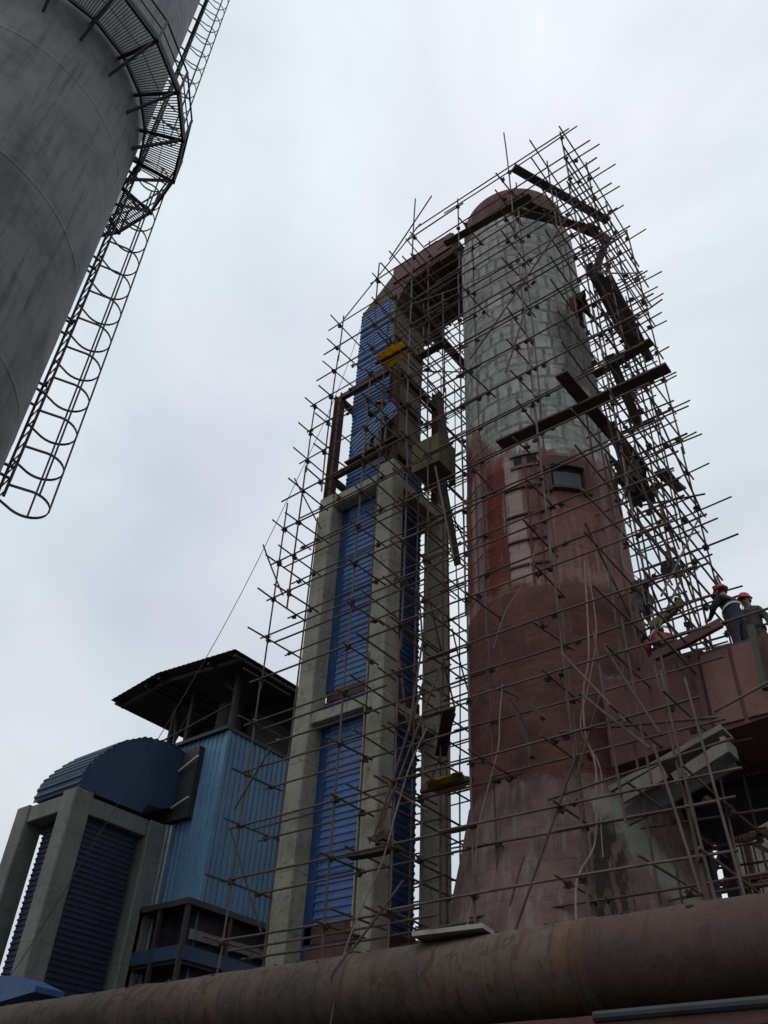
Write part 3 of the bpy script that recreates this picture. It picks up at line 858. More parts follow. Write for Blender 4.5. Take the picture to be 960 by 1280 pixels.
bld = thing('metal_building', 'faded light blue corrugated metal building with a dark open canopy on its roof', 'building', (-18.6, 18, 0))
MB().box(-19.95, -17.56, 14.56, 22.4, 0, 11.95).build('core', 'dark_hall', bld)
def wall_sheet(o, across, width, h):
    # vertical ribs: along = up
    m = MB()
    o, across = Vector(o), Vector(across)
    along = Z
    nrm = along.cross(across)
    m.ribbed(o + across * 0, Z, across, h, width, 0.19, -0.03)
    return m
wall_sheet((-20.0, 14.5, 0), X, 2.5, 12.05).build('front_wall', 'blue_teal', bld)
wall_sheet((-17.5, 14.5, 0), Y, 7.9, 12.05).build('side_wall', 'blue_teal', bld)
MB().box(-20.06, -17.42, 14.34, 22.5, 12.05, 12.15).build('wall_capping', 'dark_steel', bld)
MB().box(-17.56, -17.44, 14.44, 14.56, 0, 12.04).build('corner_trim', 'blue_teal', bld)
# canopy
E0, E1, ER = -22.45, -16.75, -20.3
m = MB()
for (xa, za, xb, zb) in ((E0, 14.05, ER, 14.34), (ER, 14.34, E1, 14.0)):
    d = Vector((xb - xa, 0, zb - za))
    m.ribbed((xa, 22.6, za), -Y, d, 9.0, d.length, 0.22, 0.012)
m.build('canopy_roof', 'canopy', bld)
for y in (14.0, 16.8, 19.6, 22.2):
    m = MB(); m.bar((E0 + 0.1, y, 13.95), (ER, y, 14.22), 0.09, 0.12); m.bar((ER, y, 14.22), (E1 - 0.1, y, 13.9), 0.09, 0.12); m.build('canopy_rafter', 'dark_steel', bld)
for x in (E0 + 0.15, -20.9, ER, -18.0, E1 - 0.12):
    z = 14.05 + (0.29 * (x - E0) / (ER - E0) if x < ER else 0.29 - 0.34 * (x - ER) / (E1 - ER)) - 0.13
    MB().bar((x, 13.7, z), (x, 22.4, z), 0.08, 0.08).build('canopy_purlin', 'dark_steel', bld)
for x, y in ((-17.7, 14.7), (-17.7, 18.0), (-17.7, 21.5), (-19.9, 14.9), (-19.9, 21.8), (-20.85, 15.0), (-20.85, 18.0)):
    MB().bar((x, y, 12.1 if x > -20 else 10.5), (x, y, 14.1), 0.14, 0.14).build('canopy_post', 'canopy', bld)
for p, q in (((-20.85, 15.0, 12.3), (-19.9, 15.0, 13.9)), ((-20.85, 15.0, 13.9), (-20.0, 14.6, 12.2)), ((-20.85, 15.2, 12.3), (-20.85, 18.0, 13.9)), ((-17.7, 14.8, 13.4), (-18.6, 14.8, 14.1))):
    MB().bar(p, q, 0.07, 0.07).build('canopy_brace', 'canopy', bld)
MB().bar((-20.9, 14.55, 12.5), (-17.7, 14.55, 12.95), 0.04, 0.04).build('hand_rail', 'dark_steel', bld)
m = MB(); m.box(-19.6, -18.2, 16.0, 21.0, 12.16, 13.5, 0.05); m.lathe((-18.9, 15.6), [(0.4, 12.16), (0.4, 13.6), (0.15, 13.8)], 24); m.build('roof_machine', 'canopy', bld)
MB().box(-20.9, -19.9, 14.6, 22.0, 11.85, 12.0).build('walkway', 'dark_steel', bld)
# projecting bay low on the wall
bay = MB().box(-19.1, -17.12, 13.85, 18.2, 7.28, 7.42).build('bay', 'dark_steel', bld)
MB().box(-19.1, -17.2, 13.95, 18.1, 6.02, 6.10).build('bay_floor', 'dark_steel', bay)
for x, y in ((-17.2, 13.93), (-17.2, 15.3), (-17.2, 16.7), (-17.2, 18.1), (-18.2, 13.93), (-19.0, 13.93)):
    MB().bar((x, y, 4.5), (x, y, 7.28), 0.10, 0.10).build('post', 'dark_steel', bay)
MB().bar((-19.1, 13.93, 6.25), (-17.2, 13.93, 6.25), 0.08, 0.3).build('sill', 'navy', bay)
MB().bar((-17.18, 13.93, 6.25), (-17.18, 18.1, 6.25), 0.08, 0.3).build('sill', 'navy', bay)
MB().box(-17.47, -17.40, 14.5, 18.1, 4.6, 7.25).build('shaded_opening', 'dark_hall', bay)  # dark panels over the wall, painting the inside of the bay as shade
MB().box(-19.0, -17.45, 14.40, 14.46, 4.6, 7.25).build('shaded_opening', 'dark_hall', bay)
MB().bar((-17.3, 14.2, 6.7), (-17.3, 17.9, 6.75), 0.05, 0.22).build('louvre', 'concrete_dull', bay)
MB().box(-19.2, -17.1, 13.8, 18.4, 4.4, 4.55).build('bay_floor', 'dark_steel', bay)
for i, x in enumerate((-19.42, -19.25, -19.06)):
    m = MB(); m.tube((x, 14.38, 0.3), (x, 14.38, 9.75 - 0.05 * i), 0.045 + 0.012 * (i % 2), 10)
    tag(m.build('downpipe', 'galv'), ['thin pale downpipe nearest the grey column by the blue wall', 'thicker pale downpipe, middle one of three by the blue wall', 'thin pale downpipe on the blue wall, furthest of three from the grey column'][i], 'pipe', 'pale downpipes by the blue wall')
m = MB()
m.prism([(-22.5, 5.25), (-18.7, 5.16), (-17.1, 5.0), (-16.3, 4.76), (-16.3, 4.66), (-22.5, 4.2)], 'y', 9.95, 10.6)
tag(m.build('hoist_cover', 'deep_blue'), 'plain deep blue sheet cover at the foot of the grey frame, bottom left corner', 'cover')

# ------------------------------------------------------------------ foreground pipes
pipe = thing('pipeline', 'fat rusty grey pipeline crossing the whole foreground low down', 'pipeline', (-6, 9, 0))
PZ, PR = 3.76, 0.44
m = MB()
n = 40
rings = []
xs = [-32 + 0.5 * i for i in range(22)] + [-21 + 0.12 * i for i in range(185)] + [1.5 + 0.5 * i for i in range(19)]
def pn(x, a):
    q = Vector((x, math.cos(a), math.sin(a)))
    return 0.010 * mnoise.noise(q * 1.3) + (0.014 * max(0, mnoise.noise(Vector((x * 3.1, math.cos(a) * 2.5, 7)))) + 0.005 * mnoise.noise(q * 6)) * max(0, math.sin(a)) ** 2
for x in xs:
    rings.append([m.bm.verts.new((x, 9 + (PR + pn(x, a)) * math.cos(a), PZ + (PR + pn(x, a)) * math.sin(a))) for a in [2 * math.pi * k / n for k in range(n)]])
m._loft(rings)
smooth_by_angle(m.build('shell', 'pipe', pipe), 40)
for x in (-26, -19.2, -11.7, -4.38, 3.0):
    m = MB()
    rings = []
    for dx, r in ((-0.10, PR - 0.02), (-0.09, PR + 0.018), (0.09, PR + 0.018), (0.10, PR - 0.02)):
        rings.append([m.bm.verts.new((x + dx, 9 + r * math.cos(a), PZ + r * math.sin(a))) for a in [2 * math.pi * k / n for k in range(n)]])
    m._loft(rings)
    m.build('joint_collar', 'pipe', pipe, smooth=True)
for x in (-22, -13.5, 0.8, 4.5):
    m = MB(); m.box(x - 0.15, x + 0.15, 8.8, 9.2, 0, PZ - PR + 0.05); m.box(x - 0.25, x + 0.25, 8.6, 9.4, PZ - PR - 0.06, PZ - PR + 0.07); m.build('support', 'concrete_dull', pipe)
walk = thing('pipe_bridge', 'low dark maroon steel pipe bridge running just beneath the fat rusty pipeline', 'pipe bridge', (-6, 8.4, 0))
MB().bar((-28, 8.35, 3.08), (9, 8.35, 3.10), 0.14, 0.16).build('chord', 'rust_steel', walk)
MB().bar((-28, 9.5, 2.7), (9, 9.5, 2.7), 0.2, 0.3).build('chord', 'maroon', walk)
MB().box(-28, 9, 8.43, 9.45, 2.78, 2.84).build('deck', 'dark_steel', walk)
for x in (-20, -10.5, -1.2, 6):
    MB().box(x - 0.1, x + 0.1, 8.3, 8.5, 0, 3.0).build('leg', 'dark_steel', walk)
    MB().box(x - 0.1, x + 0.1, 9.4, 9.6, 0, 2.6).build('leg', 'dark_steel', walk)
MB().tube((-4.1, 8.28, 3.16), (8, 8.28, 3.2), 0.05, 10).build('conduit', 'dark_steel', walk)

m = MB(); m.bar((-6.5, 8.75, 4.215), (-5.62, 8.9, 4.235), 0.34, 0.05)
tag(m.build('loose_board', 'plank_pale'), 'pale loose board lying flat on top of the rusty pipeline', 'board')
clods = MB()
for k in range(150):
    x = random.uniform(-20, -1.5); a = R(random.gauss(96, 17)); r = PR + 0.004
    c0 = Vector((x, 9 + r * math.cos(a), PZ + r * math.sin(a)))
    sz = random.uniform(0.008, 0.03)
    before = len(clods.bm.verts)
    bmesh.ops.create_icosphere(clods.bm, subdivisions=1, radius=sz, matrix=Matrix.Translation(c0) @ Matrix.Diagonal((random.uniform(1, 2.2), 1, random.uniform(.5, .9), 1)))
for v in clods.bm.verts: v.co += Vector((rj(1), rj(1), rj(1))) * 0.004
tag(clods.build('rubble', 'ground'), 'scattered dark dirt crumbs lying along the top of the rusty pipeline', 'rubble', kind='stuff')
# hose wrapped over the pipe
m = MB()
pts = []
for i in range(15):
    a = R(120 - i * 14)
    rr = PR + 0.028
    pts.append((-7.62 + 0.04 * math.sin(i), 9 - rr * math.cos(a - R(90)) if False else 9 - rr * math.sin(R(-30 + i * 10)), PZ + rr * math.cos(R(-30 + i * 10))))
pts += [(-7.6, 9 - PR - 0.03, 3.3), (-7.58, 9 - PR - 0.02, 2.85)]
m.path(pts, 0.012, 7)
tag(m.build('cable', 'plank'), 'thin dark cable hanging over the front of the rusty pipeline', 'cable')

# ------------------------------------------------------------------ tube scaffold round flue and chimney
scaf = thing('scaffold', 'rusty steel tube scaffold wrapped around the chimney and the blue flue', 'scaffold', (-9, 15, 0))
TR = 0.0235
items = {'standard': [], 'ledger': [], 'transom': [], 'brace': [], 'coupler': []}
camM = cam.matrix_world.inverted()
def seen(p):
    c = camM @ Vector(p)
    if c.z > -0.5: return None
    return (480 + 1060 * c.x / -c.z, 640 - 1060 * c.y / -c.z)
def size_in_photo(p, q):
    tot = 0
    prev = None
    for i in range(9):
        s = seen(Vector(p).lerp(Vector(q), i / 8))
        ok = s and 0 <= s[0] <= 960 and 0 <= s[1] <= 1210
        if ok and prev:
            tot += math.hypot(s[0] - prev[0], s[1] - prev[1])
        prev = s if ok else None
    depth = -(camM @ ((Vector(p) + Vector(q)) / 2)).z
    return tot / depth
def T(kind, p, q, hidden=1.0, r=TR):
    p, q = Vector(p), Vector(q)
    items[kind].append((size_in_photo(p, q) * hidden, p, q, r))
def J(p, hidden=1.0):
    p = Vector(p) + Vector((random.uniform(-.02, .02), random.uniform(-.02, .02), random.uniform(-.02, .02)))
    s = seen(p)
    sc = hidden / -(camM @ p).z if s and 0 < s[0] < 960 and 0 < s[1] < 1200 else 0
    items['coupler'].append((sc, p, Vector((random.uniform(-1, 1), random.uniform(-1, 1), random.uniform(-1, 1))).normalized(), 0))
def rj(a): return random.uniform(-a, a)

LV = [6.9 + 1.165 * k for k in range(-5, 18)]
FO, FI = 12.3, 13.12
def tilt(x, y, z0, z1, hid=1.0, j=0.09):
    a = Vector((x + rj(j), y + rj(j * .5), z0)); b = Vector((x + rj(j), y + rj(j * .5), z1))
    cuts = [z0]
    zc = z0 + random.uniform(4.5, 6)
    while zc < z1 - 2:
        cuts.append(zc); zc += 6 + rj(.2)
    cuts.append(z1)
    for za, zb in zip(cuts, cuts[1:]):
        pa, pb = a.lerp(b, (za - z0) / (z1 - z0)), a.lerp(b, (min(zb + 0.25, z1) - z0) / (z1 - z0))
        o_ = Vector((rj(.03), rj(.03), 0))
        T('standard', pa + o_, pb + o_, hid)
# standards: (x, y, z bottom, z top, hidden weight)
outer_x = [(-13.95, 0, 17.2), (-13.42, 13.4, 20.9), (-12.75, 17.0, 24.9), (-11.2, 0, 26.6), (-9.72, 0, 29.1), (-7.98, 0, 27.4), (-6.05, 0, 29.4), (-4.2, 0, 27.3)]
for x, z0, z1 in outer_x: tilt(x, FO, z0, z1)
for x, z1 in ((-13.62, 17.0), (-11.35, 26.0), (-9.75, 27.6), (-8.1, 27.4), (-6.25, 27.6), (-5.2, 27.7)): tilt(x, FI, 0, z1, 0.8)
right_y = (13.9, 15.3, 16.5)
for y in right_y:
    tilt(-5.2, y, 0, 27.4 + rj(.6), 0.8)
    tilt(-4.15, y, 0, 27.6 + rj(.5), 1.0)
for x in (-14.3, -12.6, -11.0, -9.6, -8.0, -6.6, -5.3):
    tilt(x, 17.85, 0, 26.5 + rj(.8), 0.35); tilt(x, 18.7, 0, 26.8 + rj(.8), 0.35)
for y in (14.2, 15.6, 16.9):
    tilt(-10.72, y, 0, 26.0, 0.5); tilt(-10.0, y, 0, 26.0, 0.5)

def left_end(z):
    return -13.85 - (0.75 if z < 17.6 else 0) * 0.3 + (0.0 if z < 17.6 else (0.05 + (z - 17.6) * 0.105)) - 0.1
for i, z in enumerate(LV):
    xl = left_end(z)
    top = z > 26.5
    # front outer and inner ledgers, each two lapped tubes
    for y, dz, hid in ((FO, 0.0, 1.0), (FI, -0.10, 0.75)):
        if y == FI and random.random() < 0.05: continue
        x0 = xl + rj(0.15) if not top else -9.9 + rj(.2)
        if z > 24.6: x0 = max(x0, -12.3 + (z - 24.6) * 0.9 + rj(.1))
        if y == FI and z > 17.6: x0 += 0.6
        xe = -3.55 + rj(0.3)
        brk = -8.6 + rj(1.0)
        zj = z + dz + rj(0.05)
        z2 = zj + rj(0.03)
        if x0 < brk - 0.5:
            T('ledger', (x0, y - 0.05, zj + rj(.04)), (brk + 0.35, y - 0.05 + rj(.03), zj + rj(.03)), hid)
            T('ledger', (brk - 0.35, y - 0.11, z2 + 0.03), (xe, y - 0.09 + rj(.04), z2 + rj(.05)), hid)
        else:
            T('ledger', (x0, y - 0.05, zj), (xe, y - 0.06, zj + rj(.05)), hid)
        for x, za, zb in outer_x:
            if za < z < zb and x0 - .1 < x < xe:
                J((x, y - 0.03, zj), hid)
    if z < 17 and i % 2 == 0:      # doubled front ledgers on the flue side
        T('ledger', (xl + 0.5 + rj(.2), FO + 0.05, z - 0.16), (-9.4 + rj(.8), FO + 0.05, z - 0.13 + rj(.03)), 1.0)
    # back
    for y in (17.85, 18.7):
        T('ledger', (-14.6 + rj(.3), y, z + rj(.08)), (-9.7 + rj(.4), y, z + rj(.08)), 0.3)
        T('ledger', (-10.3 + rj(.3), y + .05, z + rj(.08)), (-4.9 + rj(.3), y + .05, z + rj(.08)), 0.35)
    # right faces and the gap between flue and chimney
    for x, hid in ((-5.05, 0.7), (-4.15, 0.9)):
        T('ledger', (x + .05, FO - 0.45 + rj(.2), z + .05 + rj(.05)), (x + .05, 16.75 + rj(.3), z + .05 + rj(.09)), hid)
        if random.random() < 0.3 and z > 9 and x > -5:
            T('ledger', (x + .05, FO - 0.3 + rj(.2), z + .55 + rj(.1)), (x + .05, 17.0 + rj(.4), z + .55 + rj(.1)), hid * 0.9)
        for y in right_y: J((x, y, z + .05), 0.7)
    for x in (-10.72, -10.0):
        T('ledger', (x, FO - 0.3 + rj(.2), z + .05 + rj(.05)), (x, 18.9 + rj(.2), z + .05 + rj(.06)), 0.45)
    # transoms across the front bay
    for x, za, zb in outer_x:
        if not (za < z < zb): continue
        if x < -12:
            T('transom', (x + 0.03, FO - 0.62 + rj(.15), z - .04 + rj(.06)), (x + 0.05 + rj(.05), FO + 1.15 + rj(.2), z - .02 + rj(.04)), 1.1)
            J((x, FO, z - .04))
        elif x in (-11.2, -9.72):
            T('transom', (x + 0.03, FO - 0.35 + rj(.15), z - .04 + rj(.06)), (x + 0.05, FI + 0.3 + rj(.2), z - .02), 1.0)
            J((x, FO - .02, z - .04)); J((x, FI, z - .04), .8)
    if z < 27.5:
        for x in (-7.7, -6.3):
            if x == -7.7 and i % 3: continue
            T('transom', (x + rj(.1), FO - 0.45 + rj(.12), z - .05 + rj(.05)), (x + rj(.08), FI + 0.15 + rj(.15), z - .05 + rj(.05)), 1.0)
            J((x, FO - .03, z - .05)); J((x, FI, z - .1), .8)
    # short tubes sticking out through the right face
    for y in right_y:
        if random.random() < 0.12: continue
        T('transom', (-5.55 + rj(.15), y + .05, z - .02 + rj(.08)), (-3.55 + rj(.28), y + .05 + rj(.05), z + rj(.08)), 0.9)
        J((-4.15, y, z), 0.9)
    for x in (-13, -11, -9.6, -8, -6.6, -5.3):
        T('transom', (x + rj(.1), 17.5, z - .05), (x + rj(.1), 19.0 + rj(.2), z - .05 + rj(.05)), 0.2)
    for y in (14.2, 15.6, 16.9):
        T('transom', (-10.95 + rj(.1), y, z - .03 + rj(.05)), (-9.8 + rj(.1), y, z + rj(.05)), 0.4)
# spare tubes stacked or left standing in the right hand bays
for k in range(26):
    z = random.uniform(9.5, 26)
    y = random.uniform(12.6, 16.2)
    x = random.uniform(-4.95, -4.2)
    if k % 3:
        T('brace', (x, y, z), (x + rj(.25), y + random.choice((-1, 1)) * random.uniform(.8, 2.2), z + random.uniform(1.0, 2.8)), 0.8)
    else:
        T('brace', (x - .6, y, z), (x + random.uniform(.7, 1.5), y + rj(.3), z + rj(.25)), 0.8)
for k in range(9):
    z = random.uniform(6, 24); y = random.uniform(13, 16.5)
    T('brace', (-10.35 + rj(.2), y, z), (-10.2 + rj(.3), y + rj(1.6), z + random.uniform(1.2, 2.6)), 0.6)
# hand rails climbing along the top
T('ledger', (-12.6, FO, 24.6), (-9.5, FO, 27.35), 1.2)
T('ledger', (-9.7, FO, 27.25), (-3.95, FO, 27.1), 1.2)
# braces
for p, q in (((-5.91, 12.2, 7.6), (-7.5, 12.2, 4.6)), ((-5.35, 12.25, 8.6), (-5.95, 12.25, 7.3)), ((-13.7, 12.15, 17.9), (-13.0, 12.75, 16.1)), ((-14.4, 12.0, 15.7), (-13.75, 12.4, 14.0)),
             ((-14.0, 12.1, 7.9), (-13.2, 12.6, 5.9)), ((-14.1, 12.2, 8.4), (-13.2, 12.2, 9.6)), ((-10.0, 12.2, 7.2), (-8.6, 12.2, 10.2)), ((-10.1, 12.15, 7.0), (-9.0, 12.15, 9.9)), ((-9.3, 12.1, 8.9), (-9.0, 12.1, 10.8)),
             ((-9.4, 12.2, 6.2), (-10.5, 12.2, 5.2)), ((-10.3, 12.6, 8.3), (-9.2, 12.6, 7.5)), ((-7.0, 12.2, 6.2), (-7.3, 12.2, 5.5)), ((-7.6, 12.1, 18.8), (-4.2, 12.1, 22.6)),
             ((-4.05, 12.4, 10.2), (-4.05, 16.4, 14.8)), ((-4.05, 16.5, 15), (-4.05, 12.6, 19.5)), ((-4.05, 12.5, 20), (-4.05, 16.4, 24.6)), ((-4.05, 12.4, 13.2), (-4.05, 14.6, 10.0)),
             ((-5.3, 12.5, 12.5), (-5.3, 16.5, 8.9)), ((-4.7, 13, 22), (-4.7, 16.2, 26.2)), ((-10.4, 13.2, 17.0), (-10.4, 17.6, 21.8)), ((-10.4, 17.4, 15), (-10.4, 13.3, 19.2)), ((-10.4, 13.4, 21.5), (-10.4, 17.6, 25.5)),
             ((-8.7, 12.1, 15.6), (-8.2, 12.1, 12.6)), ((-10.6, 12.1, 26.0), (-8.9, 12.1, 28.2)), ((-3.5, 16.0, 9.6), (-4.1, 16.4, 13.0)), ((-3.42, 15.9, 9.6), (-4.05, 16.4, 13.0)),
             ((-6.6, 12.1, 17.6), (-5.9, 12.1, 19.6)), ((-4.5, 12.0, 7.4), (-4.2, 12.0, 5.2)), ((-5.1, 12.1, 9.4), (-4.4, 12.1, 7.6)), ((-5.9, 12.05, 9.5), (-4.9, 12.05, 7.9)), ((-5.6, 12.1, 8.6), (-4.6, 12.1, 7.4))):
    T('brace', p, q)
for p, q in (((-6.2, 12.3, 8.17), (-3.55, 12.3, 7.72)), ((-6.5, 12.25, 7.04), (-3.4, 12.25, 7.31)), ((-6.4, 12.2, 6.5), (-3.8, 12.2, 6.44)), ((-3.75, 12.9, 8.12), (-2.2, 12.9, 8.55)), ((-4.5, 13.55, 10.06), (-2.2, 13.55, 10.04))):
    T('ledger', p, q, 1.3)
for p, q in (((-4.36, 12.28, 8.9), (-4.2, 12.28, 5.0)), ((-4.24, 12.2, 8.7), (-4.08, 12.2, 5.0)), ((-3.85, 12.1, 8.4), (-3.62, 12.1, 4.4)), ((-5.3, 12.2, 9.8), (-5.2, 12.2, 6.4)), ((-4.75, 12.2, 9.9), (-4.7, 12.2, 6.9))):
    T('standard', p, q, 1.3)

def coupler_shape(m, p, ax):
    ax2 = ax.orthogonal().normalized()
    m.bar(p - ax * 0.055, p + ax * 0.055, 0.085, 0.075, ax2)
    m.tube(p - ax2 * 0.09, p + ax2 * 0.09, 0.016, 6)
for kind, lst in items.items():
    lst.sort(key=lambda t: -t[0])
    rest = None
    for i, (s, p, q, r) in enumerate(lst):
        m = MB() if i < 100 else (rest or MB())
        if kind == 'coupler':
            coupler_shape(m, p, q)
        else:
            bow = Vector((rj(1), rj(1), rj(1) - 0.3)) * 0.006 * (q - p).length
            m.path([p, p.lerp(q, .27) + bow * .8, p.lerp(q, .52) + bow, p.lerp(q, .78) + bow * .7, q], r * random.uniform(.86, 1.06), 7)
        if i < 100:
            m.build(kind, 'coupler' if kind == 'coupler' else 'tube', scaf, smooth=False)
        else:
            rest = m
    if rest:
        o = rest.build(kind, 'coupler' if kind == 'coupler' else 'tube', scaf)
        o['kind'] = 'stuff'

# ------------------------------------------------------------------ planks lying in the scaffold
def plank(p, q, w, label, mat='plank', h=0.055, up=Z, warp=0.02):
    p, q = Vector(p), Vector(q)
    m = MB()
    n = 6
    d = (q - p).normalized()
    s = d.cross(up).normalized(); u = s.cross(d)
    rings = []
    for i in range(n + 1):
        c = p.lerp(q, i / n) + u * (-warp * math.sin(math.pi * i / n)) + s * (0.006 * rj(1))
        rings.append([m.bm.verts.new(c + s * a * w / 2 + u * b * h / 2) for a, b in ((-1, -1), (1, -1), (1, 1), (-1, 1))])
    m._loft(rings)
    return tag(m.build('plank', mat), label, 'plank', 'planks laid in the scaffold')
PL = [
 ((-6.05, 12.6, 27.62), (-4.5, 16.1, 27.6), 0.28, 'highest dark plank, sloping across the sky above the chimney rim'),
 ((-6.40, 13.1, 26.84), (-4.65, 16.3, 26.8), 0.26, 'dark plank just under the chimney rim, its long end poking out to the right'),
 ((-6.62, 13.25, 26.55), (-4.72, 15.6, 26.6), 0.26, 'dark plank, lowest of three angled ones at the chimney rim'),
 ((-8.7, 12.58, 25.72), (-5.6, 12.62, 25.45), 0.24, 'dark plank running along the front of the chimney under its maroon rim'),
 ((-7.2, 12.6, 15.87), (-3.0, 12.6, 15.74), 0.30, 'long dark plank crossing the chimney front at the foot of the grey concrete'),
 ((-5.05, 11.75, 16.15), (-4.98, 15.7, 16.3), 0.30, 'dark plank running back past the right side of the chimney, below the long crossing one'),
 ((-3.4, 13.4, 17.72), (-4.95, 13.5, 17.66), 0.24, 'short dark plank pointing right from the scaffold, above the long crossing one'),
 ((-4.62, 13.9, 18.6), (-4.75, 15.5, 17.4), 0.24, 'tilted short dark plank under the yellowed netting right of the chimney'),
 ((-4.02, 14.0, 23.53), (-4.75, 14.05, 22.1), 0.24, 'short dark plank standing on end, tilted, below the chimney rim at right'),
 ((-4.9, 14.4, 23.4), (-4.85, 16.6, 21.9), 0.26, 'steep dark plank right of the grey concrete, leftmost of three leaning together'),
 ((-4.65, 14.2, 22.9), (-4.6, 16.3, 21.0), 0.26, 'steep dark plank right of the grey concrete, middle of three leaning together'),
 ((-4.4, 14.4, 22.4), (-4.38, 16.5, 20.7), 0.26, 'steep dark plank right of the grey concrete, rightmost of three leaning together'),
 ((-4.85, 13.6, 16.0), (-4.75, 15.0, 14.6), 0.28, 'dark plank hanging steeply beside the window at the right of the chimney'),
 ((-4.4, 15.1, 15.4), (-4.38, 16.5, 15.8), 0.26, 'small loose dark plank sticking out above the ragged netting at right'),
 ((-10.35, 13.0, 24.3), (-10.35, 17.5, 24.3), 0.30, 'dark plank bridging the gap just under the maroon duct'),
 ((-10.3, 13.3, 21.9), (-9.3, 13.35, 21.95), 0.24, 'dark plank across the gap level with the upper yellow tarp'),
 ((-9.75, 14.4, 17.2), (-9.62, 13.6, 19.8), 0.18, 'dark plank leaning upright between the flue and the chimney'),
 ((-9.9, 14.8, 14.8), (-9.75, 13.8, 17.4), 0.18, 'dark plank leaning upright in the gap, below the ochre box'),
 ((-10.3, 14.6, 9.62), (-9.1, 13.2, 9.83), 0.26, 'dark plank slanting across the gap low down by the red primer'),
 ((-11.0, 12.55, 6.95), (-9.8, 12.6, 6.95), 0.24, 'low pale edged plank in front of the third concrete column'),
]
for p, q, w, lab in PL: plank(p, q, w, lab)
plank((-7.75, 12.75, 9.7), (-6.74, 12.75, 8.75), 0.14, 'dark bent plank leaning on the dark red chimney front', warp=-0.12)
plank((-7.45, 12.8, 9.35), (-7.04, 12.8, 8.1), 0.14, 'short dark plank leaning steeply on the dark red chimney front', warp=-0.08)
plank((-4.75, 13.45, 9.72), (-3.45, 13.45, 9.98), 0.10, 'purplish plank used as a rail in front of the left worker', 'maroon', h=0.16)
plank((-4.75, 13.6, 10.45), (-4.1, 13.6, 10.75), 0.12, 'greenish plank raised at an angle beside the crouching worker', 'ochre', h=0.14)
plank((-4.2, 13.9, 9.72), (-3.5, 13.95, 9.74), 0.24, 'dark plank lying on top of the red duct at the left worker feet', 'plank')
# ------------------------------------------------------------------ tarps, box, debris
def rag(c, sx, sy, sz, name, mat, label, cat, seed, n=26, thick=0.03):
    """crumpled cloth draped over a tube"""
    m = MB()
    g = {}
    for i in range(n + 1):
        for j in range(n + 1):
            a, b = i / n - 0.5, j / n - 0.5
            nz = mnoise.noise(Vector((a * 4 + seed, b * 4, seed)))
            droop = -sz * (abs(b) * 2) ** 1.5
            g[i, j] = m.bm.verts.new((c[0] + a * sx + 0.08 * nz, c[1] + b * sy * 0.6 + 0.07 * mnoise.noise(Vector((a * 5, b * 5, seed + 9))), c[2] + droop * (0.7 + 0.5 * nz) + 0.09 * nz))
    for i in range(n):
        for j in range(n):
            m.bm.faces.new((g[i, j], g[i + 1, j], g[i + 1, j + 1], g[i, j + 1]))
    for v in m.bm.verts:
        v.co += Vector((mnoise.noise(v.co * 7), mnoise.noise(v.co * 7 + X * 5), mnoise.noise(v.co * 7 + Y * 5))) * 0.055
    bmesh.ops.solidify(m.bm, geom=list(m.bm.faces), thickness=thick)
    return tag(m.build(name, mat, smooth=True), label, cat)
rag((-10.75, 12.75, 21.95), 1.05, 1.0, 0.16, 'tarp', 'yellow', 'bright yellow crumpled tarp high on the blue flue corner', 'tarp', 3.1)
rag((-9.0, 12.95, 8.2), 0.9, 1.0, 0.16, 'tarp', 'tarp_dull', 'dull yellow crumpled tarp low in the gap by the chimney', 'tarp', 8.4)
rag((-10.3, 12.7, 7.35), 0.5, 0.5, 0.3, 'tarp', 'ochre', 'small brownish tarp hanging in front of the dark blue flue side', 'tarp', 5.2)
rag((-4.75, 14.1, 15.0), 0.6, 1.4, 1.3, 'netting', 'plank', 'ragged dark netting bunched on the scaffold right of the chimney window', 'netting', 1.7)
rag((-5.45, 14.6, 22.6), 0.5, 1.2, 1.2, 'netting', 'rust_steel', 'brown netting bunched in the scaffold beside the grey concrete', 'netting', 6.6)
rag((-5.30, 14.9, 12.5), 0.35, 0.8, 1.2, 'netting', 'concrete_dull', 'grey dusty sheeting hanging on the chimney edge above the red duct', 'netting', 2.9)
rag((-5.25, 15.1, 16.2), 0.3, 0.6, 1.3, 'netting', 'dark_steel', 'black sheeting hanging beside the raised window surround', 'netting', 4.4)
bx = thing('hoist_box', 'ochre plywood box hanging in the gap between flue and chimney', 'box', (-9.95, 13.6, 17.6))
m = MB(); m.box(-10.35, -9.45, 13.3, 14.1, 17.15, 17.2); m.build('bottom', 'ochre', bx)
for a in ((-10.35, -9.45, 13.3, 13.34), (-10.35, -9.45, 14.06, 14.1), (-10.35, -10.31, 13.34, 14.06), (-9.49, -9.45, 13.34, 14.06)):
    MB().box(*a, 17.2, 18.2).build('side', 'ochre', bx)
plank((-11.4, 12.7, 21.84), (-10.1, 12.75, 21.84), 0.09, 'plank under the bright yellow tarp at the flue corner')
plank((-9.6, 12.95, 8.08), (-8.4, 12.95, 8.08), 0.09, 'plank under the dull yellow tarp low by the chimney')
# loose blue sheet bent off the wall
m = MB()
a_ = Vector((-12.42, 13.2, 18.95)); along = Vector((1.55, 0.02, 0.85)); across = Vector((-0.14, -0.03, 0.6))
m.ribbed(a_, along, across, along.length, 0.7, 0.15, 0.04)
for v in m.bm.verts:
    t = (v.co - a_).dot(along) / along.length_squared
    v.co.y -= 0.15 * math.sin(t * math.pi) * 0.6
tag(m.build('cladding_sheet', 'blue_light'), 'loose light blue corrugated sheet held at a slant in front of the flue', 'sheet')
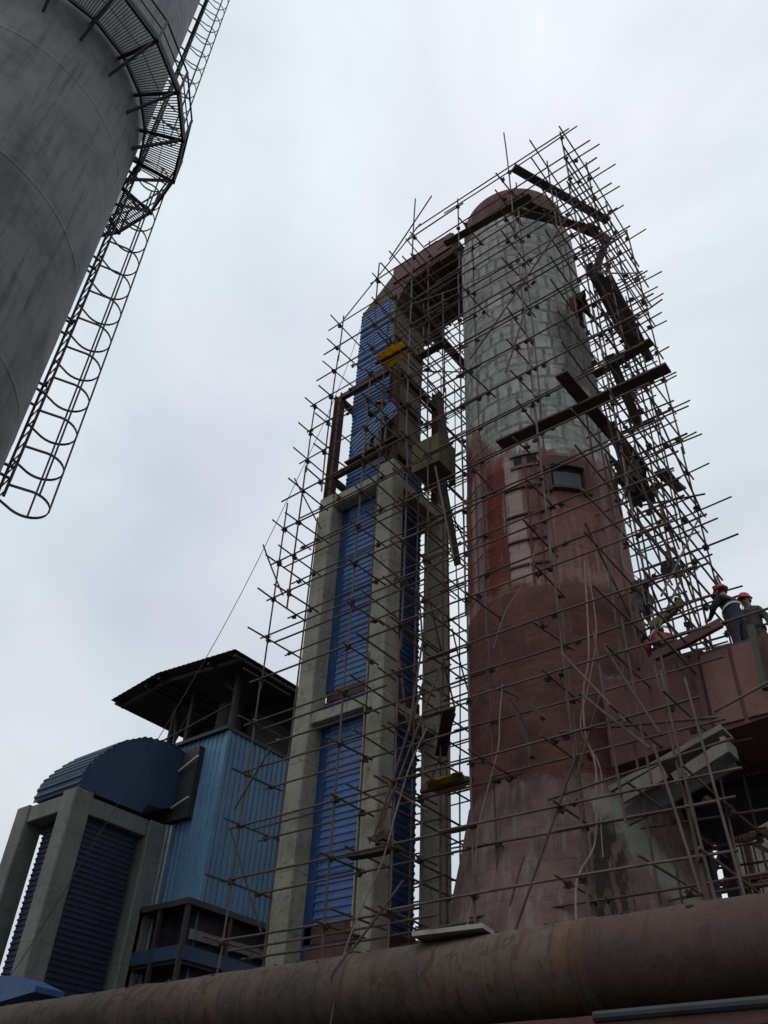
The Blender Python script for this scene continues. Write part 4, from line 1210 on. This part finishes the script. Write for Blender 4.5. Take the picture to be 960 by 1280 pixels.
# pulley and ropes
pul = thing('pulley', 'round dark pulley wheel hanging in the scaffold above the workers', 'pulley', (-4.44, 14.5, 12.2))
m = MB()
rings = []
for dy, r in ((-0.06, 0.17), (-0.05, 0.2), (-0.02, 0.16), (0.02, 0.16), (0.05, 0.2), (0.06, 0.17)):
    rings.append([m.bm.verts.new((-4.44 + r * math.cos(a), 14.5 + dy, 12.2 + r * math.sin(a))) for a in [2 * math.pi * k / 28 for k in range(28)]])
m._loft(rings); m.build('wheel', 'black', pul)
MB().bar((-4.44, 14.5, 12.2), (-4.44, 14.5, 12.62), 0.16, 0.05).build('hook', 'dark_steel', pul)

def rope(pts, label, r=0.013, mat='rope', cat='rope', name='rope'):
    pts = [Vector(p) for p in pts]
    out = []
    for i in range(len(pts) - 1):
        p0, p1, p2, p3 = pts[max(i - 1, 0)], pts[i], pts[i + 1], pts[min(i + 2, len(pts) - 1)]
        for k in range(8):
            t = k / 8
            out.append(0.5 * ((2 * p1) + (p2 - p0) * t + (2 * p0 - 5 * p1 + 4 * p2 - p3) * t * t + (3 * p1 - p0 - 3 * p2 + p3) * t ** 3))
    out.append(pts[-1])
    m = MB(); m.path(out, r, 5)
    return tag(m.build(name, mat), label, cat)
rope([(-5.42, 12.5, 11.6), (-5.55, 12.45, 9.6), (-5.72, 12.42, 8.9), (-5.78, 12.4, 8.1), (-5.66, 12.38, 7.5), (-5.7, 12.35, 6.9), (-5.8, 12.3, 6.2), (-6.1, 12.2, 5.7), (-6.15, 12.1, 4.9), (-6.2, 12.0, 4.3)], 'pale rope hanging wavily down the right half of the chimney front', 0.016)
rope([(-5.38, 12.5, 11.4), (-5.35, 12.45, 10.0), (-5.6, 12.42, 9.0), (-5.85, 12.4, 8.2), (-5.58, 12.38, 7.4), (-5.65, 12.3, 6.5), (-5.68, 12.3, 6.0)], 'thin pale cord twisting beside the wavy rope', 0.010)
rope([(-7.45, 12.6, 9.6), (-7.52, 12.55, 8.9), (-7.55, 12.5, 8.3), (-7.8, 12.5, 7.6), (-8.0, 12.45, 6.9), (-8.1, 12.4, 5.9), (-8.2, 12.3, 5.2)], 'pale rope hanging on the left of the chimney front', 0.012)
rope([(-6.3, 12.3, 12.3), (-6.6, 12.25, 11.5), (-7.1, 12.25, 10.9), (-7.4, 12.25, 10.2)], 'pale cord looping diagonally across the dark red band', 0.010)
rope([(-9.0, 12.3, 9.0), (-9.3, 12.2, 8.3), (-9.6, 12.2, 7.5), (-9.85, 12.15, 6.6), (-10.2, 12.1, 5.9), (-10.5, 12.05, 5.2), (-10.6, 12.0, 4.6)], 'pale rope trailing down in front of the third concrete column', 0.014)
rope([(-4.9, 13.4, 12.8), (-5.0, 13.4, 11.9), (-4.75, 13.4, 11.4), (-4.7, 13.4, 10.8)], 'thin pale cord hanging from the scaffold above the crouching worker', 0.009)
rope([(-9.6, 12.2, 22.9), (-7.7, 12.15, 22.2), (-5.8, 12.15, 21.9), (-4.3, 12.3, 22.2)], 'long pale rope sagging across the grey chimney concrete', 0.014)
rope([(-13.05, 13.7, 26.4), (-13.3, 13.1, 22.3), (-13.15, 11.85, 17.6), (-14.6, 11.2, 12.3), (-16.8, 10.2, 6.3), (-17.75, 10.1, 4.83), (-19.5, 9.9, 2.4), (-21.2, 9.7, 0.0)], 'long thin steel guy wire sagging from the blue flue down to the lower left', 0.009, 'dark_steel', 'cable', 'guy_wire')
m = MB(); m.bar((-3.02, 13.45, 8.55), (-2.98, 13.45, 9.75), 0.13, 0.10, X)
tag(m.build('timber_post', 'post'), 'greenish grey timber post standing against the red duct by the right worker', 'post')

# ------------------------------------------------------------------ workers
def person(loc, yaw, joints, bones, label, mats, extras):
    root = thing('person', label, 'person', loc, 'workers in red helmets')
    rot = Matrix.Rotation(yaw, 4, 'Z')
    me = bpy.data.meshes.new('body_cage')
    names = list(joints)
    me.from_pydata([rot @ Vector(joints[k][0]) for k in names], [(names.index(a), names.index(b)) for a, b, _ in bones], [])
    tmp = bpy.data.objects.new('body_cage', me)
    col.objects.link(tmp)
    sk = tmp.modifiers.new('skin', 'SKIN')
    sk.use_smooth_shade = True
    for i, k in enumerate(names):
        r = joints[k][1]
        me.skin_vertices[0].data[i].radius = (r, r) if not isinstance(r, tuple) else r
        me.skin_vertices[0].data[i].use_root = (k == 'pelvis')
    ss = tmp.modifiers.new('subsurf', 'SUBSURF')
    ss.levels = ss.render_levels = 2
    dg = bpy.context.evaluated_depsgraph_get()
    body = bpy.data.meshes.new_from_object(tmp.evaluated_get(dg))
    bpy.data.objects.remove(tmp)
    body.name = 'body'
    body.materials.clear()
    for k in ('jacket', 'trousers', 'skin', 'boots'):
        body.materials.append(M[mats[k]])
    idx = {'jacket': 0, 'trousers': 1, 'skin': 2, 'boots': 3}
    segs = [(rot @ Vector(joints[a][0]), rot @ Vector(joints[b][0]), idx[c]) for a, b, c in bones]
    for v in body.vertices:
        n_ = mnoise.noise(v.co * 13.0) * 0.012 + mnoise.noise(v.co * 30.0) * 0.004
        if v.co.z < joints['neck'][0][2] - 0.02 and all((v.co - rot @ Vector(joints['pa' + k][0])).length > 0.17 for k in 'lr'):
            v.co += v.normal * n_
    for f in body.polygons:
        c = f.center
        best, bi = 1e9, 0
        for p, q, k in segs:
            d = q - p
            t = max(0, min(1, (c - p).dot(d) / max(d.length_squared, 1e-9)))
            dd = (c - p - d * t).length
            if dd < best: best, bi = dd, k
        f.material_index = bi
        f.use_smooth = True
    bo = bpy.data.objects.new('body', body)
    bo.parent = root
    col.objects.link(bo)
    # head dressing
    hc = rot @ Vector(joints['head'][0])
    face = rot @ Vector(extras['face'])
    face.normalize()
    upv = rot @ Vector(extras.get('up', (0, 0, 1)))
    upv = (upv - face * upv.dot(face)).normalized()
    side = face.cross(upv)
    fr = Matrix((side, face, upv)).transposed()
    org = Vector(loc)
    hm = MB()
    rings = []
    prof_ = [(0.165, -0.005, 0.03), (0.15, 0.0, 0.012), (0.132, 0.012, 0.0), (0.128, 0.05, 0), (0.112, 0.09, 0), (0.075, 0.122, 0), (0.03, 0.136, 0)]
    for r_, z_, fw in prof_:
        ring_ = []
        for k in range(24):
            a = 2 * math.pi * k / 24
            ex = (1 + 1.1 * fw / 0.03 * max(0, math.sin(a)) ** 2 * 0.35)
            ring_.append(hm.bm.verts.new(org + hc + fr @ Vector((r_ * 0.86 * math.cos(a), r_ * 0.98 * math.sin(a) * ex, 0.045 + z_))))
        rings.append(ring_)
    hm._loft(rings)
    hel = hm.build('helmet', 'helmet', root, smooth=True)
    hr_ = MB()
    rings = []
    for z_, r_ in ((-0.055, 0.085), (-0.03, 0.106), (0.02, 0.112), (0.055, 0.108)):
        rings.append([hr_.bm.verts.new(org + hc + fr @ Vector((r_ * math.cos(a) * 0.96, r_ * math.sin(a) - 0.004, z_))) for a in [R(165 + 210 * k / 14) for k in range(15)]])
    hr_._loft(rings, cap=False, closed=False)
    bmesh.ops.solidify(hr_.bm, geom=list(hr_.bm.faces), thickness=0.012)
    hr_.build('hair', 'black', root, smooth=True)
    rb = MB(); rb.path([org + hc + fr @ Vector((0, 0.13 * math.cos(a), 0.055 + 0.128 * math.sin(a))) for a in [math.pi * k / 10 for k in range(11)]], 0.012, 6)
    rb.build('ridge', 'helmet', hel)
    for s in (-1, 1):
        e = MB(); e.lathe((0, 0), [(0.004, -0.012), (0.012, -0.006), (0.014, 0), (0.012, 0.006), (0.004, 0.012)], 10)
        for v in e.bm.verts: v.co = org + hc + fr @ (v.co + Vector((0.034 * s, 0.098, 0.012)))
        e.build('eye', 'black', root)
        e = MB(); e.lathe((0, 0), [(0.008, -0.032), (0.018, -0.02), (0.022, 0.005), (0.018, 0.026), (0.006, 0.034)], 10)
        for v in e.bm.verts: v.co = org + hc + fr @ (Vector((v.co.x * 0.6, v.co.y, v.co.z)) + Vector((0.102 * s, 0.0, 0.0)))
        e.build('ear', 'skin', root)
        st = MB(); st.path([org + hc + fr @ Vector((0.105 * s, 0.015, 0.03)), org + hc + fr @ Vector((0.085 * s, 0.03, -0.06)), org + hc + fr @ Vector((0.02 * s, 0.06, -0.125))], 0.006, 5)
        st.build('chin_strap', 'black', hel)
    mo = MB(); mo.bar(org + hc + fr @ Vector((-0.024, 0.099, -0.062)), org + hc + fr @ Vector((0.024, 0.099, -0.062)), 0.014, 0.009)
    mo.build('mouth', 'maroon', root)
    return root, rot, org

def skeleton(arms, legs, lean=(0, 0, 0), head_fwd=(0, 0.02, 0), pelvis_z=0.93, hand_dirs=None):
    """x right, y forward, z up; arms: (elbow, wrist, hand direction) for each side, legs: (knee, ankle)"""
    lx, ly, lz = lean
    J_ = {'pelvis': ((0, 0, pelvis_z), (0.185, 0.15)), 'waist': ((lx * .3, ly * .3, pelvis_z + .17), (0.185, 0.15)), 'chest': ((lx * .7, ly * .7, pelvis_z + .38 + lz * .6), (0.21, 0.165)),
          'collar': ((lx, ly, pelvis_z + .53 + lz), (0.11, 0.085))}
    cx_, cy_, cz_ = J_['collar'][0]
    hx, hy, hz = head_fwd
    J_['neck'] = ((cx_ + hx * .4, cy_ + hy * .4, cz_ + .07), 0.055)
    J_['jaw'] = ((cx_ + hx, cy_ + hy + .02, cz_ + .14 + hz), 0.072)
    J_['head'] = ((cx_ + hx, cy_ + hy + .01, cz_ + .215 + hz), 0.098)
    J_['crown'] = ((cx_ + hx, cy_ + hy - .005, cz_ + .29 + hz), 0.085)
    J_['nose'] = ((cx_ + hx, cy_ + hy + .118, cz_ + .19 + hz), 0.016)
    B_ = [('pelvis', 'waist', 'jacket'), ('waist', 'chest', 'jacket'), ('chest', 'collar', 'jacket'), ('collar', 'neck', 'skin'), ('neck', 'jaw', 'skin'), ('jaw', 'head', 'skin'), ('head', 'crown', 'skin'), ('jaw', 'nose', 'skin')]
    for s, nm in ((-1, 'l'), (1, 'r')):
        el_, wr, hd = arms[0 if s < 0 else 1]
        J_['sh' + nm] = ((cx_ + s * .175, cy_, cz_ - .05), 0.09)
        J_['el' + nm] = (el_, 0.07)
        J_['wr' + nm] = (wr, 0.042)
        hdv = Vector(hd).normalized()
        w = Vector(wr)
        palm = w + hdv * 0.07
        J_['pa' + nm] = (tuple(palm), (0.040, 0.022))
        B_ += [('collar', 'sh' + nm, 'jacket'), ('sh' + nm, 'el' + nm, 'jacket'), ('el' + nm, 'wr' + nm, 'jacket'), ('wr' + nm, 'pa' + nm, 'skin')]
        sd = hdv.cross(Vector((0, 1, 0.3)))
        if sd.length < .1: sd = hdv.cross(Vector((1, 0, 0)))
        sd.normalize()
        nrm = sd.cross(hdv)
        for k, (o_, L1) in enumerate(((-.03, .062), (-.01, .072), (.011, .068), (.031, .052))):
            a = palm + sd * o_ + hdv * 0.025
            b = a + hdv * L1 * .55 + nrm * 0.01
            c = b + hdv * L1 * .35 + nrm * 0.03
            J_['fa%d' % k + nm] = (tuple(a), 0.0105); J_['fb%d' % k + nm] = (tuple(b), 0.0095); J_['fc%d' % k + nm] = (tuple(c), 0.008)
            B_ += [('pa' + nm, 'fa%d' % k + nm, 'skin'), ('fa%d' % k + nm, 'fb%d' % k + nm, 'skin'), ('fb%d' % k + nm, 'fc%d' % k + nm, 'skin')]
        ta = w + hdv * 0.035 - sd * 0.045; tb = ta + hdv * 0.04 - sd * 0.02 + nrm * 0.015
        J_['ta' + nm] = (tuple(ta), 0.013); J_['tb' + nm] = (tuple(tb), 0.0105)
        B_ += [('wr' + nm, 'ta' + nm, 'skin'), ('ta' + nm, 'tb' + nm, 'skin')]
        kn, an = legs[0 if s < 0 else 1]
        J_['hp' + nm] = ((s * .095, 0, pelvis_z - .05), 0.125)
        J_['kn' + nm] = (kn, 0.085)
        J_['an' + nm] = (an, 0.05)
        J_['to' + nm] = ((an[0], an[1] + .16, an[2] - .045), (0.045, 0.035))
        B_ += [('pelvis', 'hp' + nm, 'trousers'), ('hp' + nm, 'kn' + nm, 'trousers'), ('kn' + nm, 'an' + nm, 'trousers'), ('an' + nm, 'to' + nm, 'boots')]
    return J_, B_

mat_a = {'jacket': 'jacket_navy', 'trousers': 'trousers', 'skin': 'skin', 'boots': 'black'}
mat_b = {'jacket': 'jacket_grey', 'trousers': 'jacket_grey', 'skin': 'skin', 'boots': 'black'}
mat_c = {'jacket': 'jacket_orange', 'trousers': 'trousers', 'skin': 'skin', 'boots': 'black'}
stand = [((-.11, .03, .50), (-.12, -.01, .09)), ((.11, .03, .50), (.12, -.01, .09))]
# left worker on the duct: leaning, arms forward to the left
J_, B_ = skeleton([((-.27, .22, 1.22), (-.16, .45, 1.15), (0.1, 1, -.2)), ((.27, .20, 1.20), (.15, .45, 1.12), (-.1, 1, -.2))], stand, lean=(0, .13, -.02), head_fwd=(0, .05, -.02))
p1, rot1, org1 = person((-3.40, 14.38, 9.62), R(62), J_, B_, 'worker in a navy jacket with pale belt leaning left on the red duct', mat_a, {'face': (0, 1, -.25)})
def belt(root, rot, org, z, y, rx, ry, mat, name='belt', tiltx=0.0, h=0.05):
    m = MB()
    rings = []
    for dz, g in ((-h / 2, 0.0), (-h / 2, .012), (h / 2, .012), (h / 2, 0.0)):
        rings.append([m.bm.verts.new(org + rot @ Vector(((rx + g) * math.cos(a), y + (ry + g) * math.sin(a), z + dz + tiltx * math.sin(a)))) for a in [2 * math.pi * k / 28 for k in range(28)]])
    rings.append(rings[0])
    m._loft(rings, cap=False)
    m.build(name, mat, root, smooth=False)
belt(p1, rot1, org1, 1.12, .045, .20, .175, 'reflective', tiltx=-.1, h=.032)
# right worker: upright, facing the camera
J_, B_ = skeleton([((-.30, -.02, 1.17), (-.34, .10, .93), (-.1, .2, -1)), ((.29, -.03, 1.17), (.31, .08, .93), (.1, .2, -1))], stand, lean=(0, .03, 0), head_fwd=(0, .03, 0))
p2, rot2, org2 = person((-3.31, 15.22, 9.67), R(168), J_, B_, 'worker in a grey jacket standing upright at the right edge, facing forward', mat_b, {'face': (0.05, 1, -.2)})
belt(p2, rot2, org2, 1.02, .0, .20, .165, 'black')
# crouching worker at the duct root
J_, B_ = skeleton([((-.27, .30, .50), (-.12, .50, .40), (0, 1, -.3)), ((.27, .30, .50), (.12, .52, .38), (0, 1, -.3))], [((-.15, .36, .42), (-.14, .05, .09)), ((.15, .36, .42), (.14, .05, .09))], lean=(0, .30, -.14), head_fwd=(0, .09, -.05), pelvis_z=0.32)
p3, rot3, org3 = person((-4.76, 14.25, 10.02), R(35), J_, B_, 'worker in an orange red jacket crouching where the red duct meets the chimney', mat_c, {'face': (0, 1, -.5)})
belt(p3, rot3, org3, 0.60, .12, .225, .20, 'reflective', 'reflective_strip', tiltx=-.12)
# worker behind the loose sheet
J_, B_ = skeleton([((-.28, .12, 1.35), (-.22, .32, 1.55), (0, .4, 1)), ((.28, .12, 1.30), (.26, .34, 1.45), (0, .4, 1))], [((-.12, .10, .50), (-.13, -.02, .09)), ((.14, .12, .50), (.2, .0, .09))], lean=(0, .05, 0), head_fwd=(0, .03, 0))
p4, rot4, org4 = person((-11.72, 13.42, 19.02), R(200), J_, B_, 'worker in dark clothes half hidden behind the slanting loose blue sheet', mat_a, {'face': (0, 1, -.3)})
plank((-12.9, 13.42, 18.98), (-10.9, 13.42, 18.98), 0.24, 'plank the half hidden worker stands on, in front of the blue flue')

plank((-5.35, 14.2, 10.0), (-4.1, 14.3, 10.0), 0.26, 'plank the crouching worker squats on, above the red duct')
